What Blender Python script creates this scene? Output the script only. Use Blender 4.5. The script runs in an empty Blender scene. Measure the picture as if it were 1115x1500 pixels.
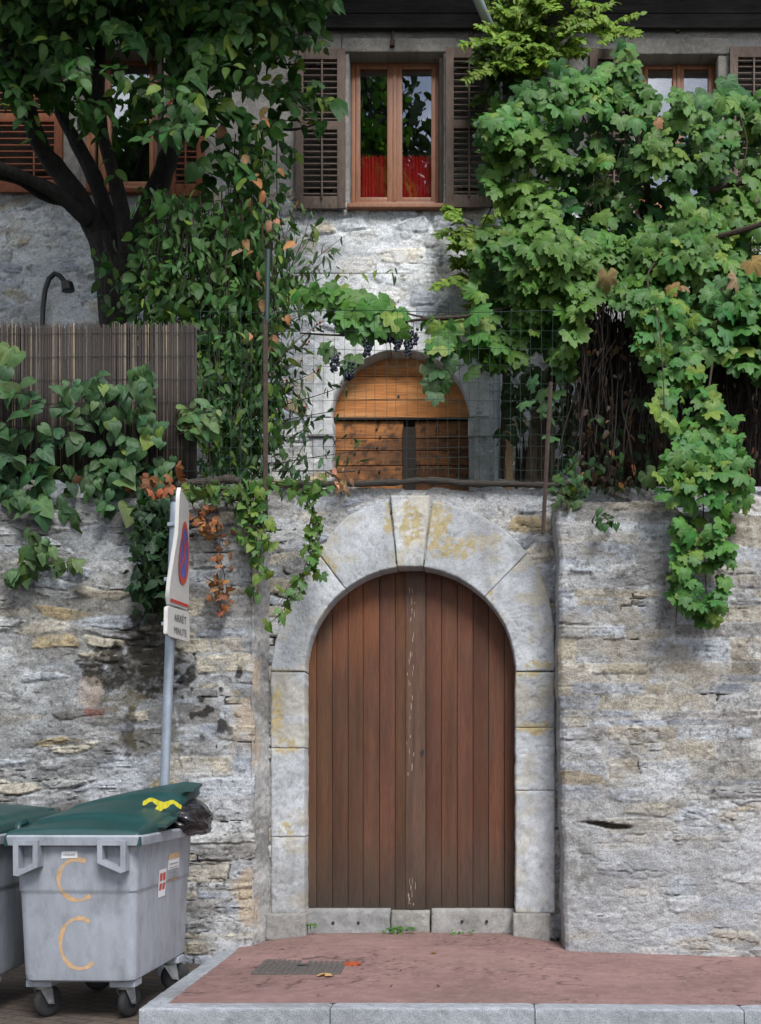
import bpy, bmesh, math, random
import numpy as np
random.seed(7)
RNG = np.random.default_rng(11)
C = bpy.context.scene.collection
S = bpy.context.scene
R = math.radians

# ------------------------------------------------------------------ camera, world, sun, exposure
F, CX, CY, EYE, D0 = 1665.0, 690.0, 1131.0, 1.40, 9.0      # focal length and principal point in photo pixels
cd = bpy.data.cameras.new('camera')
cam = bpy.data.objects.new('camera', cd); C.objects.link(cam)
cam.location = (0, -D0, EYE); cam.rotation_euler = (R(90), 0, 0)
cd.sensor_fit = 'HORIZONTAL'; cd.sensor_width = 36; cd.lens = 36*F/1115
cd.shift_x = (557.5-CX)/1115; cd.shift_y = (CY-750)/1115
cd.clip_end = 2000
S.camera = cam

SUN_EL, SUN_AZ = 49, 160          # azimuth clockwise from +Y
w = bpy.data.worlds.new('World'); S.world = w; w.use_nodes = True
nt = w.node_tree; bg = nt.nodes['Background']
sky = nt.nodes.new('ShaderNodeTexSky'); sky.sky_type = 'NISHITA'; sky.sun_disc = False
sky.sun_elevation = R(SUN_EL); sky.sun_rotation = R(SUN_AZ); sky.air_density = 1.0; sky.dust_density = 0.6
tc = nt.nodes.new('ShaderNodeTexCoord')
cn = nt.nodes.new('ShaderNodeTexNoise'); cn.inputs['Scale'].default_value = 3.2; cn.inputs['Detail'].default_value = 8
cr = nt.nodes.new('ShaderNodeValToRGB'); cr.color_ramp.elements[0].position = .49; cr.color_ramp.elements[1].position = .64
mx = nt.nodes.new('ShaderNodeMixRGB'); mx.inputs[2].default_value = (27, 27.6, 28.5, 1)
nt.links.new(tc.outputs['Generated'], cn.inputs['Vector']); nt.links.new(cn.outputs['Fac'], cr.inputs[0])
nt.links.new(cr.outputs[0], mx.inputs[0]); nt.links.new(sky.outputs[0], mx.inputs[1]); nt.links.new(mx.outputs[0], bg.inputs[0])
bg.inputs[1].default_value = 0.062

sd = bpy.data.lights.new('sun', 'SUN'); sd.energy = 2.6; sd.angle = R(24); sd.color = (1, .985, .965)
sun = bpy.data.objects.new('sun', sd); C.objects.link(sun)
sun.rotation_euler = (R(90-SUN_EL), 0, R(180-SUN_AZ)); sun.location = (8, -8, 14)
S.view_settings.view_transform = 'Standard'; S.view_settings.look = 'None'
S.view_settings.exposure = 0.72; S.view_settings.gamma = 1.0
S.cycles.max_bounces = 6; S.cycles.transparent_max_bounces = 12
S.cycles.use_denoising = True

def P(px, py, d):
    return np.array([(px-CX)*d/F, d-D0, EYE-(py-CY)*d/F])
def PX(px, d): return (px-CX)*d/F
def PZ(py, d): return EYE-(py-CY)*d/F

# ------------------------------------------------------------------ noise (numpy)
def _hash(ix, iy, seed):
    h = (ix.astype(np.int64)*374761393 + iy.astype(np.int64)*668265263 + seed*974634777) & 0xffffffff
    h = ((h ^ (h >> 13))*1274126177) & 0xffffffff
    h = ((h ^ (h >> 16))*2246822519) & 0xffffffff
    h = h ^ (h >> 15)
    return h/4294967296.0
def vnoise(x, y, seed=0):
    x = np.asarray(x, float); y = np.asarray(y, float)
    ix, iy = np.floor(x), np.floor(y); fx, fy = x-ix, y-iy
    fx = fx*fx*(3-2*fx); fy = fy*fy*(3-2*fy)
    a = _hash(ix, iy, seed); b = _hash(ix+1, iy, seed); c = _hash(ix, iy+1, seed); d = _hash(ix+1, iy+1, seed)
    return (a*(1-fx)+b*fx)*(1-fy)+(c*(1-fx)+d*fx)*fy
def fbm(x, y, o=4, seed=0):
    s = 0; a = .5; t = 0
    for k in range(o):
        s = s+a*vnoise(x*2**k, y*2**k, seed+k*17); t += a; a *= .55
    return s/t
def sst(a, b, x):
    t = np.clip((x-a)/(b-a), 0, 1); return t*t*(3-2*t)
def worley(x, y, seed, p=3.0, jit=.92):
    ix, iy = np.floor(x), np.floor(y)
    f1 = np.full(x.shape, 9.0); f2 = f1.copy(); idx = np.zeros(x.shape); idy = np.zeros(x.shape); lx = np.zeros(x.shape); ly = np.zeros(x.shape)
    for i in (-1, 0, 1):
        for j in (-1, 0, 1):
            cx, cy = ix+i, iy+j
            qx = cx+.5+jit*(_hash(cx, cy, seed)-.5)+.5*np.mod(cy, 2)*0; qy = cy+.5+jit*.8*(_hash(cx, cy, seed+5)-.5)
            dx, dy = x-qx, y-qy
            d = (np.abs(dx)**p+np.abs(dy)**p)**(1/p)
            m = d < f1
            f2 = np.where(m, f1, np.minimum(f2, d)); idx = np.where(m, cx, idx); idy = np.where(m, cy, idy)
            lx = np.where(m, dx, lx); ly = np.where(m, dy, ly); f1 = np.where(m, d, f1)
    return f1, f2, idx, idy, lx, ly

# ------------------------------------------------------------------ materials
MATS = {}
def new_mat(name):
    m = bpy.data.materials.new(name); m.use_nodes = True
    n = m.node_tree; b = n.nodes['Principled BSDF']
    return m, n, b
def N(n, t, **kw):
    x = n.nodes.new(t)
    for k, v in kw.items():
        if k in x.inputs: x.inputs[k].default_value = v
        else: setattr(x, k, v)
    return x
def mat(name, col=(.5, .5, .5), rough=.7, attr=False, metal=0, nscale=20, namt=.35, bump=.0, bscale=80, stretch=(1, 1, 1),
        dirt=None, dscale=3, damt=.5, spec=.5, trans=0.0):
    """principled material: base colour (or the mesh's own colour attribute) broken up by two noises, optional bump"""
    if name in MATS: return MATS[name]
    m, n, b = new_mat(name); L = n.links
    tcd = N(n, 'ShaderNodeTexCoord'); mp = N(n, 'ShaderNodeMapping'); mp.inputs['Scale'].default_value = stretch
    L.new(tcd.outputs['Object'], mp.inputs[0])
    if attr:
        a = N(n, 'ShaderNodeAttribute', attribute_name='Col'); base = a.outputs['Color']
    else:
        a = N(n, 'ShaderNodeRGB'); a.outputs[0].default_value = (*col, 1); base = a.outputs[0]
    no = N(n, 'ShaderNodeTexNoise', Scale=nscale, Detail=7, Roughness=.65); L.new(mp.outputs[0], no.inputs['Vector'])
    mr = N(n, 'ShaderNodeMapRange'); mr.inputs[1].default_value = .25; mr.inputs[2].default_value = .75
    mr.inputs[3].default_value = 1-namt; mr.inputs[4].default_value = 1+namt; L.new(no.outputs['Fac'], mr.inputs[0])
    mu = N(n, 'ShaderNodeVectorMath', operation='SCALE'); L.new(base, mu.inputs[0]); L.new(mr.outputs[0], mu.inputs['Scale'])
    out = mu.outputs[0]
    if dirt:
        n2 = N(n, 'ShaderNodeTexNoise', Scale=dscale, Detail=8, Roughness=.7); L.new(mp.outputs[0], n2.inputs['Vector'])
        r2 = N(n, 'ShaderNodeMapRange'); r2.inputs[1].default_value = .48; r2.inputs[2].default_value = .72
        r2.inputs[3].default_value = 0; r2.inputs[4].default_value = damt; L.new(n2.outputs['Fac'], r2.inputs[0])
        mm = N(n, 'ShaderNodeMixRGB'); mm.inputs[2].default_value = (*dirt, 1)
        L.new(r2.outputs[0], mm.inputs[0]); L.new(out, mm.inputs[1]); out = mm.outputs[0]
    L.new(out, b.inputs['Base Color'])
    b.inputs['Roughness'].default_value = rough; b.inputs['Metallic'].default_value = metal
    b.inputs['Specular IOR Level'].default_value = spec
    if bump:
        nb = N(n, 'ShaderNodeTexNoise', Scale=bscale, Detail=6, Roughness=.7); L.new(mp.outputs[0], nb.inputs['Vector'])
        bp = N(n, 'ShaderNodeBump', Strength=1.0, Distance=bump); L.new(nb.outputs['Fac'], bp.inputs['Height'])
        L.new(bp.outputs[0], b.inputs['Normal'])
    if trans:
        t = N(n, 'ShaderNodeBsdfTranslucent'); ad = N(n, 'ShaderNodeMixShader', Fac=trans)
        sc = N(n, 'ShaderNodeVectorMath', operation='MULTIPLY'); sc.inputs[1].default_value = (1.25, 1.3, .5)
        L.new(out, sc.inputs[0]); L.new(sc.outputs[0], t.inputs[0])
        L.new(b.outputs[0], ad.inputs[1]); L.new(t.outputs[0], ad.inputs[2])
        L.new(ad.outputs[0], n.nodes['Material Output'].inputs[0])
    MATS[name] = m
    return m
M_WALL = mat('rubble stone', attr=True, rough=.92, nscale=60, namt=.36, bump=.016, bscale=70, spec=.25)
M_CUT = mat('dressed limestone', attr=True, rough=.88, nscale=60, namt=.20, bump=.008, bscale=110, spec=.25)
M_LEAF = mat('leaf', attr=True, rough=.55, nscale=30, namt=.12, trans=.28, spec=.35)
M_DRY = mat('dry leaf', attr=True, rough=.8, nscale=30, namt=.2, trans=.15, spec=.2)
M_BARK = mat('bark', (.020, .017, .015), .95, nscale=25, namt=.7, bump=.05, bscale=26, stretch=(1, 1, .25))
M_STEM = mat('vine stem', (.042, .028, .018), .9, nscale=40, namt=.5, bump=.006, bscale=60)
M_GATE = mat('gate planks', attr=True, rough=.62, nscale=14, namt=.38, bump=.0025, bscale=40, stretch=(9, 9, .5), dirt=(.068, .046, .032), dscale=3.0, damt=.55, spec=.3)
M_BOARD = mat('boards', attr=True, rough=.75, nscale=9, namt=.45, bump=.004, bscale=30, stretch=(.5, 5, 7), spec=.3)
M_SHUT = mat('weathered shutter', (.135, .10, .082), .85, nscale=12, namt=.4, bump=.003, bscale=40, stretch=(4, 4, 1), spec=.25)
M_SHUT2 = mat('orange shutter', (.22, .075, .036), .75, nscale=12, namt=.4, bump=.003, bscale=40, stretch=(4, 4, 1), spec=.3)
M_FRAME = mat('window wood', (.25, .098, .042), .5, nscale=10, namt=.45, bump=.002, bscale=60, stretch=(5, 5, .6), dirt=(.12, .06, .035), dscale=5, damt=.6)
M_DARKWOOD = mat('dark wood', (.036, .028, .023), .9, nscale=12, namt=.5, bump=.005, bscale=30, stretch=(4, 4, 1))
M_LOG = mat('grey log', (.055, .046, .038), .95, nscale=9, namt=.6, bump=.02, bscale=14, stretch=(.6, 6, 6))
M_REED = mat('reeds', attr=True, rough=.75, nscale=30, namt=.5, stretch=(6, 6, .6))
M_RUST = mat('rusted steel', (.045, .026, .020), .85, nscale=30, namt=.6, bump=.002, bscale=120)
M_GREENPOST = mat('green steel', (.012, .035, .03), .6, namt=.2)
M_WIRE = mat('fence wire', (.035, .06, .05), .55, namt=.2, metal=.3)
M_PIPE = mat('zinc pipe', (.46, .52, .55), .5, namt=.25, nscale=8, metal=.35, dirt=(.1, .1, .1), dscale=4, damt=.4)
M_GALV = mat('galvanised pole', (.30, .34, .40), .45, namt=.2, nscale=14, metal=.45, dirt=(.2, .2, .21), dscale=6, damt=.4)
M_SIGN = mat('sign enamel', (.56, .545, .52), .4, namt=.06, nscale=6, dirt=(.4, .37, .33), dscale=9, damt=.3)
M_SRED = mat('sign red', (.50, .05, .035), .4, namt=.15)
M_SBLUE = mat('sign blue', (.055, .10, .42), .4, namt=.15)
M_SBLACK = mat('sign black', (.03, .03, .035), .5, namt=.1)
M_BIN = mat('grey bin plastic', (.295, .315, .355), .5, namt=.18, nscale=6, bump=.0015, bscale=30, stretch=(1.6, 1.6, .7), dirt=(.13, .135, .145), dscale=5, damt=.7)
M_LID = mat('green lid plastic', (.006, .044, .043), .42, namt=.25, nscale=4, bump=.0012, bscale=30, dirt=(.035, .065, .064), dscale=5, damt=.4)
M_BAG = mat('black bag', (.010, .010, .012), .24, namt=.2, bump=.006, bscale=7, spec=.7)
M_YEL = mat('yellow tie', (.62, .55, .03), .4, namt=.15, trans=.2)
M_ORANGE = mat('orange paint', (.50, .32, .17), .8, namt=.25, nscale=30, dirt=(.29, .285, .29), dscale=12, damt=.95)
M_WHITE = mat('white sticker', (.72, .72, .72), .5, namt=.08)
M_RUBBER = mat('rubber', (.016, .016, .017), .8, namt=.3)
M_STEEL = mat('caster steel', (.38, .38, .39), .4, namt=.25, metal=.7)
M_ASPH = mat('red asphalt', attr=True, rough=.95, nscale=140, namt=.42, bump=.006, bscale=190, spec=.2)
M_KERB = mat('granite kerb', attr=True, rough=.85, nscale=160, namt=.55, bump=.006, bscale=120, spec=.3)
M_COVER = mat('cover plate', (.085, .074, .068), .8, nscale=30, namt=.35, bump=.003, bscale=90)
M_SOIL = mat('soil', (.055, .042, .03), .98, nscale=8, namt=.5, bump=.03, bscale=12)
M_GRAPE = mat('dark grapes', (.010, .010, .028), .35, namt=.3, dirt=(.05, .06, .1), dscale=30, damt=.5)
M_BLACK = mat('black tube', (.012, .014, .016), .5, namt=.2)
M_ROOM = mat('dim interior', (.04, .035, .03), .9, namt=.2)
M_CURT = mat('red curtain', (.72, .010, .022), .75, namt=.7, nscale=16, stretch=(6, 1, .08), trans=.2)  # stretched noise streaks stand in for the shading of the folds
M_POSTY = mat('new post', (.36, .21, .08), .75, nscale=9, namt=.3, stretch=(4, 4, .6))
M_PLAST = mat('plaster return', attr=True, rough=.95, nscale=25, namt=.35, bump=.012, bscale=40, spec=.2)
def glass_mat():
    m, n, b = new_mat('window glass'); L = n.links
    n.nodes.remove(b)
    g = N(n, 'ShaderNodeBsdfGlossy', Roughness=.0); t = N(n, 'ShaderNodeBsdfTransparent')
    lw = N(n, 'ShaderNodeLayerWeight', Blend=.5); fr = N(n, 'ShaderNodeMapRange'); fr.inputs[3].default_value = .32; fr.inputs[4].default_value = .7; pw = N(n, 'ShaderNodeMath', operation='POWER'); pw.inputs[1].default_value = 3; L.new(lw.outputs['Facing'], pw.inputs[0]); L.new(pw.outputs[0], fr.inputs[0])
    no = N(n, 'ShaderNodeTexNoise', Scale=2.0, Detail=1); bp = N(n, 'ShaderNodeBump', Strength=.05, Distance=.006)
    tcd = N(n, 'ShaderNodeTexCoord'); L.new(tcd.outputs['Object'], no.inputs['Vector']); L.new(no.outputs['Fac'], bp.inputs['Height'])
    L.new(bp.outputs[0], g.inputs['Normal'])
    ms = N(n, 'ShaderNodeMixShader'); L.new(fr.outputs[0], ms.inputs[0]); L.new(t.outputs[0], ms.inputs[1]); L.new(g.outputs[0], ms.inputs[2])
    L.new(ms.outputs[0], n.nodes['Material Output'].inputs[0])
    return m
M_GLASS = glass_mat()
def paver_mat():
    m, n, b = new_mat('road pavers'); L = n.links
    tcd = N(n, 'ShaderNodeTexCoord'); mp = N(n, 'ShaderNodeMapping'); mp.inputs['Rotation'].default_value = (0, 0, R(28))
    L.new(tcd.outputs['Object'], mp.inputs[0])
    br = N(n, 'ShaderNodeTexBrick', Scale=1.0); br.inputs['Brick Width'].default_value = .22; br.inputs['Row Height'].default_value = .11
    br.inputs['Mortar Size'].default_value = .006; br.inputs['Color1'].default_value = (.105, .075, .055, 1)
    br.inputs['Color2'].default_value = (.075, .058, .046, 1); br.inputs['Mortar'].default_value = (.025, .022, .02, 1)
    L.new(mp.outputs[0], br.inputs['Vector'])
    no = N(n, 'ShaderNodeTexNoise', Scale=30, Detail=6); L.new(tcd.outputs['Object'], no.inputs['Vector'])
    mm = N(n, 'ShaderNodeMixRGB', blend_type='OVERLAY'); mm.inputs[0].default_value = .8
    L.new(br.outputs[0], mm.inputs[1]); L.new(no.outputs['Fac'], mm.inputs[2]); L.new(mm.outputs[0], b.inputs['Base Color'])
    b.inputs['Roughness'].default_value = .9
    bp = N(n, 'ShaderNodeBump', Strength=.6, Distance=.01); bp.invert = True
    L.new(br.outputs['Fac'], bp.inputs['Height']); L.new(bp.outputs[0], b.inputs['Normal'])
    return m
M_PAVER = paver_mat()

# ------------------------------------------------------------------ objects
def empty(name, loc=(0, 0, 0), label=None, cat=None, group=None):
    o = bpy.data.objects.new(name, None); C.objects.link(o); o.location = loc; o.empty_display_size = .1
    tag(o, label, cat, group); return o
def tag(o, label=None, cat=None, group=None, kind=None):
    if label: o['label'] = label
    if cat: o['category'] = cat
    if group: o['group'] = group
    if kind: o['kind'] = kind
    return o
class MB:
    """collects pieces of geometry; build() makes ONE mesh object"""
    def __init__(s): s.v = []; s.f = []; s.c = []; s.m = []; s.n = 0
    def add(s, v, f, col=None, mi=0):
        v = np.asarray(v, float).reshape(-1, 3); k = len(v)
        s.v.append(v); s.f += [[i+s.n for i in q] for q in f]; s.m += [mi]*len(f)
        if col is None: col = (.5, .5, .5)
        col = np.asarray(col, float)
        s.c.append(np.broadcast_to(col, (k, 3)) if col.ndim == 1 else col)
        s.n += k; return s
    def box(s, c, size, bev=0.0, col=None, mi=0, rot=None):
        cx, cy, cz = c; hx, hy, hz = [q/2 for q in size]
        if bev <= 0:
            v = [(x, y, z) for x in (-hx, hx) for y in (-hy, hy) for z in (-hz, hz)]
            f = [(0, 1, 3, 2), (4, 6, 7, 5), (0, 4, 5, 1), (2, 3, 7, 6), (0, 2, 6, 4), (1, 5, 7, 3)]
        else:
            bev = min(bev, hx*.9, hy*.9, hz*.9)
            b = bmesh.new(); bmesh.ops.create_cube(b, size=1)
            for q in b.verts: q.co.x *= 2*hx; q.co.y *= 2*hy; q.co.z *= 2*hz
            bmesh.ops.bevel(b, geom=b.edges[:], offset=bev, segments=2, profile=.6, affect='EDGES')
            b.verts.index_update(); v = [tuple(q.co) for q in b.verts]; f = [[q.index for q in g.verts] for g in b.faces]; b.free()
        v = np.array(v)
        if rot is not None: v = v @ np.array(rot).T
        return s.add(v+np.array([cx, cy, cz]), f, col, mi)
    def tube(s, pts, rad, n=8, col=None, mi=0, cap=True):
        pts = np.asarray(pts, float); k = len(pts); rad = np.broadcast_to(np.asarray(rad, float), (k,))
        tg = np.gradient(pts, axis=0); tg /= np.linalg.norm(tg, axis=1)[:, None]+1e-9
        up = np.array([0, 0, 1.0]) if abs(tg[0][2]) < .9 else np.array([1.0, 0, 0])
        a = np.cross(tg[0], up); a /= np.linalg.norm(a); rings = []
        for i in range(k):
            a = a-tg[i]*np.dot(a, tg[i]); a /= np.linalg.norm(a)+1e-9; b = np.cross(tg[i], a)
            th = np.arange(n)*2*math.pi/n
            rings.append(pts[i]+rad[i]*(np.cos(th)[:, None]*a+np.sin(th)[:, None]*b))
        v = np.concatenate(rings); f = []
        for i in range(k-1):
            for j in range(n):
                f.append((i*n+j, i*n+(j+1) % n, (i+1)*n+(j+1) % n, (i+1)*n+j))
        if cap: f.append(list(range(n))[::-1]); f.append(list(range((k-1)*n, k*n)))
        return s.add(v, f, col, mi)
    def lathe(s, c, axis, prof, n=20, col=None, mi=0):
        """prof: list of (radius, height along axis)"""
        axis = np.array(axis, float); axis /= np.linalg.norm(axis)
        u = np.cross(axis, [0, 0, 1.0]) if abs(axis[2]) < .9 else np.cross(axis, [1.0, 0, 0]); u /= np.linalg.norm(u); w_ = np.cross(axis, u)
        th = np.arange(n)*2*math.pi/n; v = []
        for r, h in prof: v.append(np.array(c)+axis*h+r*(np.cos(th)[:, None]*u+np.sin(th)[:, None]*w_))
        f = []
        for i in range(len(prof)-1):
            for j in range(n): f.append((i*n+j, i*n+(j+1) % n, (i+1)*n+(j+1) % n, (i+1)*n+j))
        f.append(list(range(n))[::-1]); f.append(list(range((len(prof)-1)*n, len(prof)*n)))
        return s.add(np.concatenate(v), f, col, mi)
    def prism(s, poly, y0, y1, col=None, mi=0):
        """poly in (x, z), extruded along y"""
        k = len(poly); v = [(x, y0, z) for x, z in poly]+[(x, y1, z) for x, z in poly]
        f = [list(range(k)), list(range(k, 2*k))[::-1]]+[(i, i+k, (i+1) % k+k, (i+1) % k) for i in range(k)]
        return s.add(v, f, col, mi)
    def build(s, name, m, parent=None, smooth=False, sharp=None):
        me = bpy.data.meshes.new(name)
        v = np.concatenate(s.v); fl = s.f
        me.vertices.add(len(v)); me.vertices.foreach_set('co', v.astype(np.float32).ravel())
        ln = np.array([len(q) for q in fl]); st = np.concatenate([[0], np.cumsum(ln)[:-1]])
        me.loops.add(int(ln.sum())); me.loops.foreach_set('vertex_index', np.concatenate([np.asarray(q) for q in fl]).astype(np.int32))
        me.polygons.add(len(fl)); me.polygons.foreach_set('loop_start', st.astype(np.int32)); me.polygons.foreach_set('loop_total', ln.astype(np.int32))
        me.polygons.foreach_set('material_index', np.array(s.m, dtype=np.int32))
        me.update(calc_edges=True)
        c = np.concatenate(s.c); a = me.attributes.new('Col', 'FLOAT_COLOR', 'POINT')
        a.data.foreach_set('color', np.concatenate([c, np.ones((len(c), 1))], 1).astype(np.float32).ravel())
        for q in (m if isinstance(m, (list, tuple)) else [m]): me.materials.append(q)
        me.validate()
        if not smooth: me.polygons.foreach_set('use_smooth', np.zeros(len(me.polygons), dtype=bool))
        if smooth:
            me.polygons.foreach_set('use_smooth', np.ones(len(me.polygons), dtype=bool))
            if sharp: me.set_sharp_from_angle(angle=R(sharp))
        o = bpy.data.objects.new(name, me); C.objects.link(o)
        if parent:
            o.parent = parent
            if parent.name.split('.')[0] != 'wheeled_bin': o.matrix_parent_inverse = parent.matrix_basis.inverted()
        return o
def fast_mesh(name, v, quads, col, m, parent=None, smooth=True, tris=False):
    me = bpy.data.meshes.new(name); k = 3 if tris else 4
    me.vertices.add(len(v)); me.vertices.foreach_set('co', v.astype(np.float32).ravel())
    nf = len(quads); me.loops.add(nf*k); me.loops.foreach_set('vertex_index', quads.astype(np.int32).ravel())
    me.polygons.add(nf); me.polygons.foreach_set('loop_start', (np.arange(nf)*k).astype(np.int32)); me.polygons.foreach_set('loop_total', np.full(nf, k, dtype=np.int32))
    if smooth: me.polygons.foreach_set('use_smooth', np.ones(nf, dtype=bool))
    me.update(calc_edges=True)
    a = me.attributes.new('Col', 'FLOAT_COLOR', 'POINT')
    a.data.foreach_set('color', np.concatenate([col, np.ones((len(col), 1))], 1).astype(np.float32).ravel())
    me.materials.append(m)
    o = bpy.data.objects.new(name, me); C.objects.link(o)
    if parent:
        o.parent = parent
        if parent.name.split('.')[0] != 'wheeled_bin': o.matrix_parent_inverse = parent.matrix_basis.inverted()
    return o

# ------------------------------------------------------------------ masonry
PAL = np.array([(.30, .32, .36), (.36, .36, .36), (.27, .26, .25), (.40, .36, .29), (.35, .28, .17), (.46, .46, .45), (.40, .42, .45), (.20, .19, .18), (.43, .39, .32)])
def coursed(x, z, seed, hmin, hmax, lmin, lmax):
    """rough courses of squared stones: distance to the nearest joint in metres, stone ids, offsets from the stone's middle"""
    rg = np.random.default_rng(seed); zb = [-1.0]
    while zb[-1] < 11: zb.append(zb[-1]+hmin+(hmax-hmin)*rg.uniform()**1.6)
    zb = np.array(zb); row = np.clip(np.searchsorted(zb, z)-1, 0, len(zb)-2); dz = np.minimum(z-zb[row], zb[row+1]-z)
    d = dz.copy(); col = np.zeros(x.shape); lx = np.zeros(x.shape)
    for r_ in np.unique(row):
        m = row == r_; xb = [-9-rg.uniform(0, .5)]; hh = zb[r_+1]-zb[r_]
        while xb[-1] < 9: xb.append(xb[-1]+(lmin+(lmax-lmin)*rg.uniform()**1.3)*(.6+hh*4))
        xb = np.array(xb); xx = x[m]+(z[m]-zb[r_])*rg.uniform(-.25, .25); c = np.clip(np.searchsorted(xb, xx)-1, 0, len(xb)-2)
        d[m] = np.minimum(dz[m], np.minimum(xx-xb[c], xb[c+1]-xx)); col[m] = c; lx[m] = (xx-.5*(xb[c]+xb[c+1]))/(xb[c+1]-xb[c])
    return d, col, row.astype(float), lx, (z-.5*(zb[row]+zb[row+1]))/(zb[row+1]-zb[row])
def masonry(name, x0, x1, z0, z1, res, yfun, keep, parent, su=.36, sv=.115, seed=1, flush=.5, back=.5, mort=(.43, .41, .385), wts=None,
            extra=None, warp=None, rough=1.0, gap=.5, flk=.5, dim=1.0, course=None):
    nx = int((x1-x0)/res)+1; nz = int((z1-z0)/res)+1
    xs = np.linspace(x0, x1, nx); zs = np.linspace(z0, z1, nz); X, Z = np.meshgrid(xs, zs)
    wx = X+.10*(fbm(X*2.2, Z*2.2, 3, seed+1)-.5)+.03*(fbm(X*11, Z*11, 3, seed+2)-.5)
    wz = Z+.14*(fbm(X*1.1, Z*1.6, 3, seed+3)-.5)+.028*(fbm(X*9, Z*12, 3, seed+4)-.5)
    v_ = wz/sv+1.3*(fbm(X*.5, Z*1.1, 2, seed+6)-.5)
    u_ = wx/su+1.0*(fbm(X*.8, Z*.6, 2, seed+7)-.5)
    f1, f2, ix, iy, lx, ly = worley(u_, v_, seed)
    edge = f2-f1
    m = np.zeros(X.shape, bool)
    if course is not None:                                                    # where the wall is built in courses
        cm, a = course; dj, cx_, cy_, lx2, ly2 = coursed(X+.035*(fbm(X*5, Z*5, 3, seed+71)-.5)+.02*(fbm(X*22, Z*22, 2, seed+72)-.5), Z+.07*(fbm(X*.9, Z*1.2, 3, seed+73)-.5)+.024*(fbm(X*10, Z*14, 3, seed+74)-.5), seed+70, *a)
        m = cm(X, Z) > .5; edge = np.where(m, dj/.075, edge); ix = np.where(m, cx_+500, ix); iy = np.where(m, cy_+300, iy); lx = np.where(m, lx2, lx); ly = np.where(m, ly2, ly)
    r1 = _hash(ix, iy, seed+21); r2 = _hash(ix, iy, seed+22); r3 = _hash(ix, iy, seed+23); r4 = _hash(ix, iy, seed+24)
    stri = fbm(X*3+r1*40, (Z+.1*(r2-.5)*X)*55, 3, seed+8)-.5
    fine = fbm(X*26, Z*34, 4, seed+9)-.5
    fl = sst(.35, .75, fbm(X*.9, Z*1.2, 4, seed+10)+(flush-.5))            # 1 = stones buried in pointing mortar
    stone = (.030*r1-.006)*rough+.02*lx*(r2-.5)+.016*ly*(r3-.5)*2+.012*stri*rough+.016*fine*rough-.045*(1-sst(0, .20, edge))
    mo = -.014+.026*fl+.020*(fbm(X*7, Z*9, 4, seed+12)-.5)*2*rough+.008*fine
    k = 1/(1+np.exp(-(stone-mo)/.0022))                                      # 1 = bare stone
    h = 0
    jn = fbm(X*3.1, Z*5, 3, seed+13)
    crack = (1-sst(.015, .075, edge))*sst(.50, .62, jn+(gap-.5)-.22*fl+.075*m)
    ledge = (1-sst(.0, .03, np.abs(fbm(X*1.3, Z*9, 3, seed+31)-.5)))*sst(.60, .68, fbm(X*2.3+9, Z*3, 3, seed+32)+(gap-.5)*.5)*.8
    flake = (1-sst(.0, .022, np.abs(fbm(X*4+3, Z*24, 3, seed+33)-.5)))*sst(.58, .68, fbm(X*1.6, Z*2.2+7, 3, seed+34))*.7
    f3, f4, ix2, iy2, _, _ = worley(u_*2.3+.4*(fbm(X*9, Z*9, 2, seed+35)-.5), v_*1.9, seed+36)
    chip = sst(.52, .68, fbm(X*1.5+2, Z*1.9, 3, seed+37))                      # areas of small packing stones
    h2 = (.012*_hash(ix2, iy2, seed+38)-.016*(1-sst(0, .16, f4-f3)))*chip*rough
    stone = stone+h2; mo = mo+.5*h2
    cr2 = np.maximum(np.maximum(crack, ledge*flk), flake*flk)
    k = 1/(1+np.exp(-(stone-mo)/.0022)); h = np.maximum(stone, mo)-.026*cr2
    w_ = np.array(wts if wts is not None else [3, 3, 2, 2, 1.2, 2.5, 3, .7, 2.5], float); cw = np.cumsum(w_/w_.sum())
    pi = np.searchsorted(cw, np.clip(r4, 0, .9999)); col = PAL[pi]*(.85+.3*r2)[..., None]
    col = col*(1+.55*stri+.5*fine)[..., None]
    mc = np.array(mort)*(1+.42*(fbm(X*2.5, Z*2.5, 4, seed+14)-.5)*2*.5+.35*fine)[..., None]
    warmth = (fbm(X*.9, Z*1.1, 3, seed+15)-.5)
    mc = mc*np.stack([1+.16*warmth, 1+.02*warmth, 1-.22*warmth], -1)
    kk = np.maximum(k, .62*sst(.05, .16, edge)*(r1 > .38)*(1-.5*sst(.5, .8, fbm(X*3, Z*4, 3, seed+61))))     # stones ghosting through the pointing
    kk = np.where(m, np.maximum(kk, .85*sst(.04, .11, edge)*sst(.32, .48, fbm(X*2.2, Z*3, 3, seed+63))), kk)
    mort_line = m*(1-sst(.05, .16, edge))*.35*sst(.4, .6, fbm(X*4, Z*4, 3, seed+64))
    col = mc*(1-kk)[..., None]+col*kk[..., None]; col = col*(1+mort_line)[..., None]
    col = col*(1+chip*.5*(_hash(ix2, iy2, seed+39)-.5))[..., None]
    tone = (fbm(X*38, Z*52, 3, seed+51)-.5)*.55+(fbm(X*8, Z*15, 3, seed+52)-.5)*.45; col = col*(1+tone)[..., None]
    blot = sst(.52, .72, fbm(X*3.2, Z*3.6, 5, seed+16))*.38                   # weathering and grime
    col = col*(1-blot[..., None]*np.array([.75, .78, .82]))
    lime = sst(.56, .74, fbm(X*2.0+4, Z*3.0, 5, seed+17))*.55                 # lime wash remains
    col = col*(1-lime[..., None])+np.array([.56, .575, .60])*lime[..., None]
    cc = np.minimum(1, cr2*1.2)[..., None]
    col = col*(1-cc)+np.array([.035, .032, .03])*cc
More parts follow.
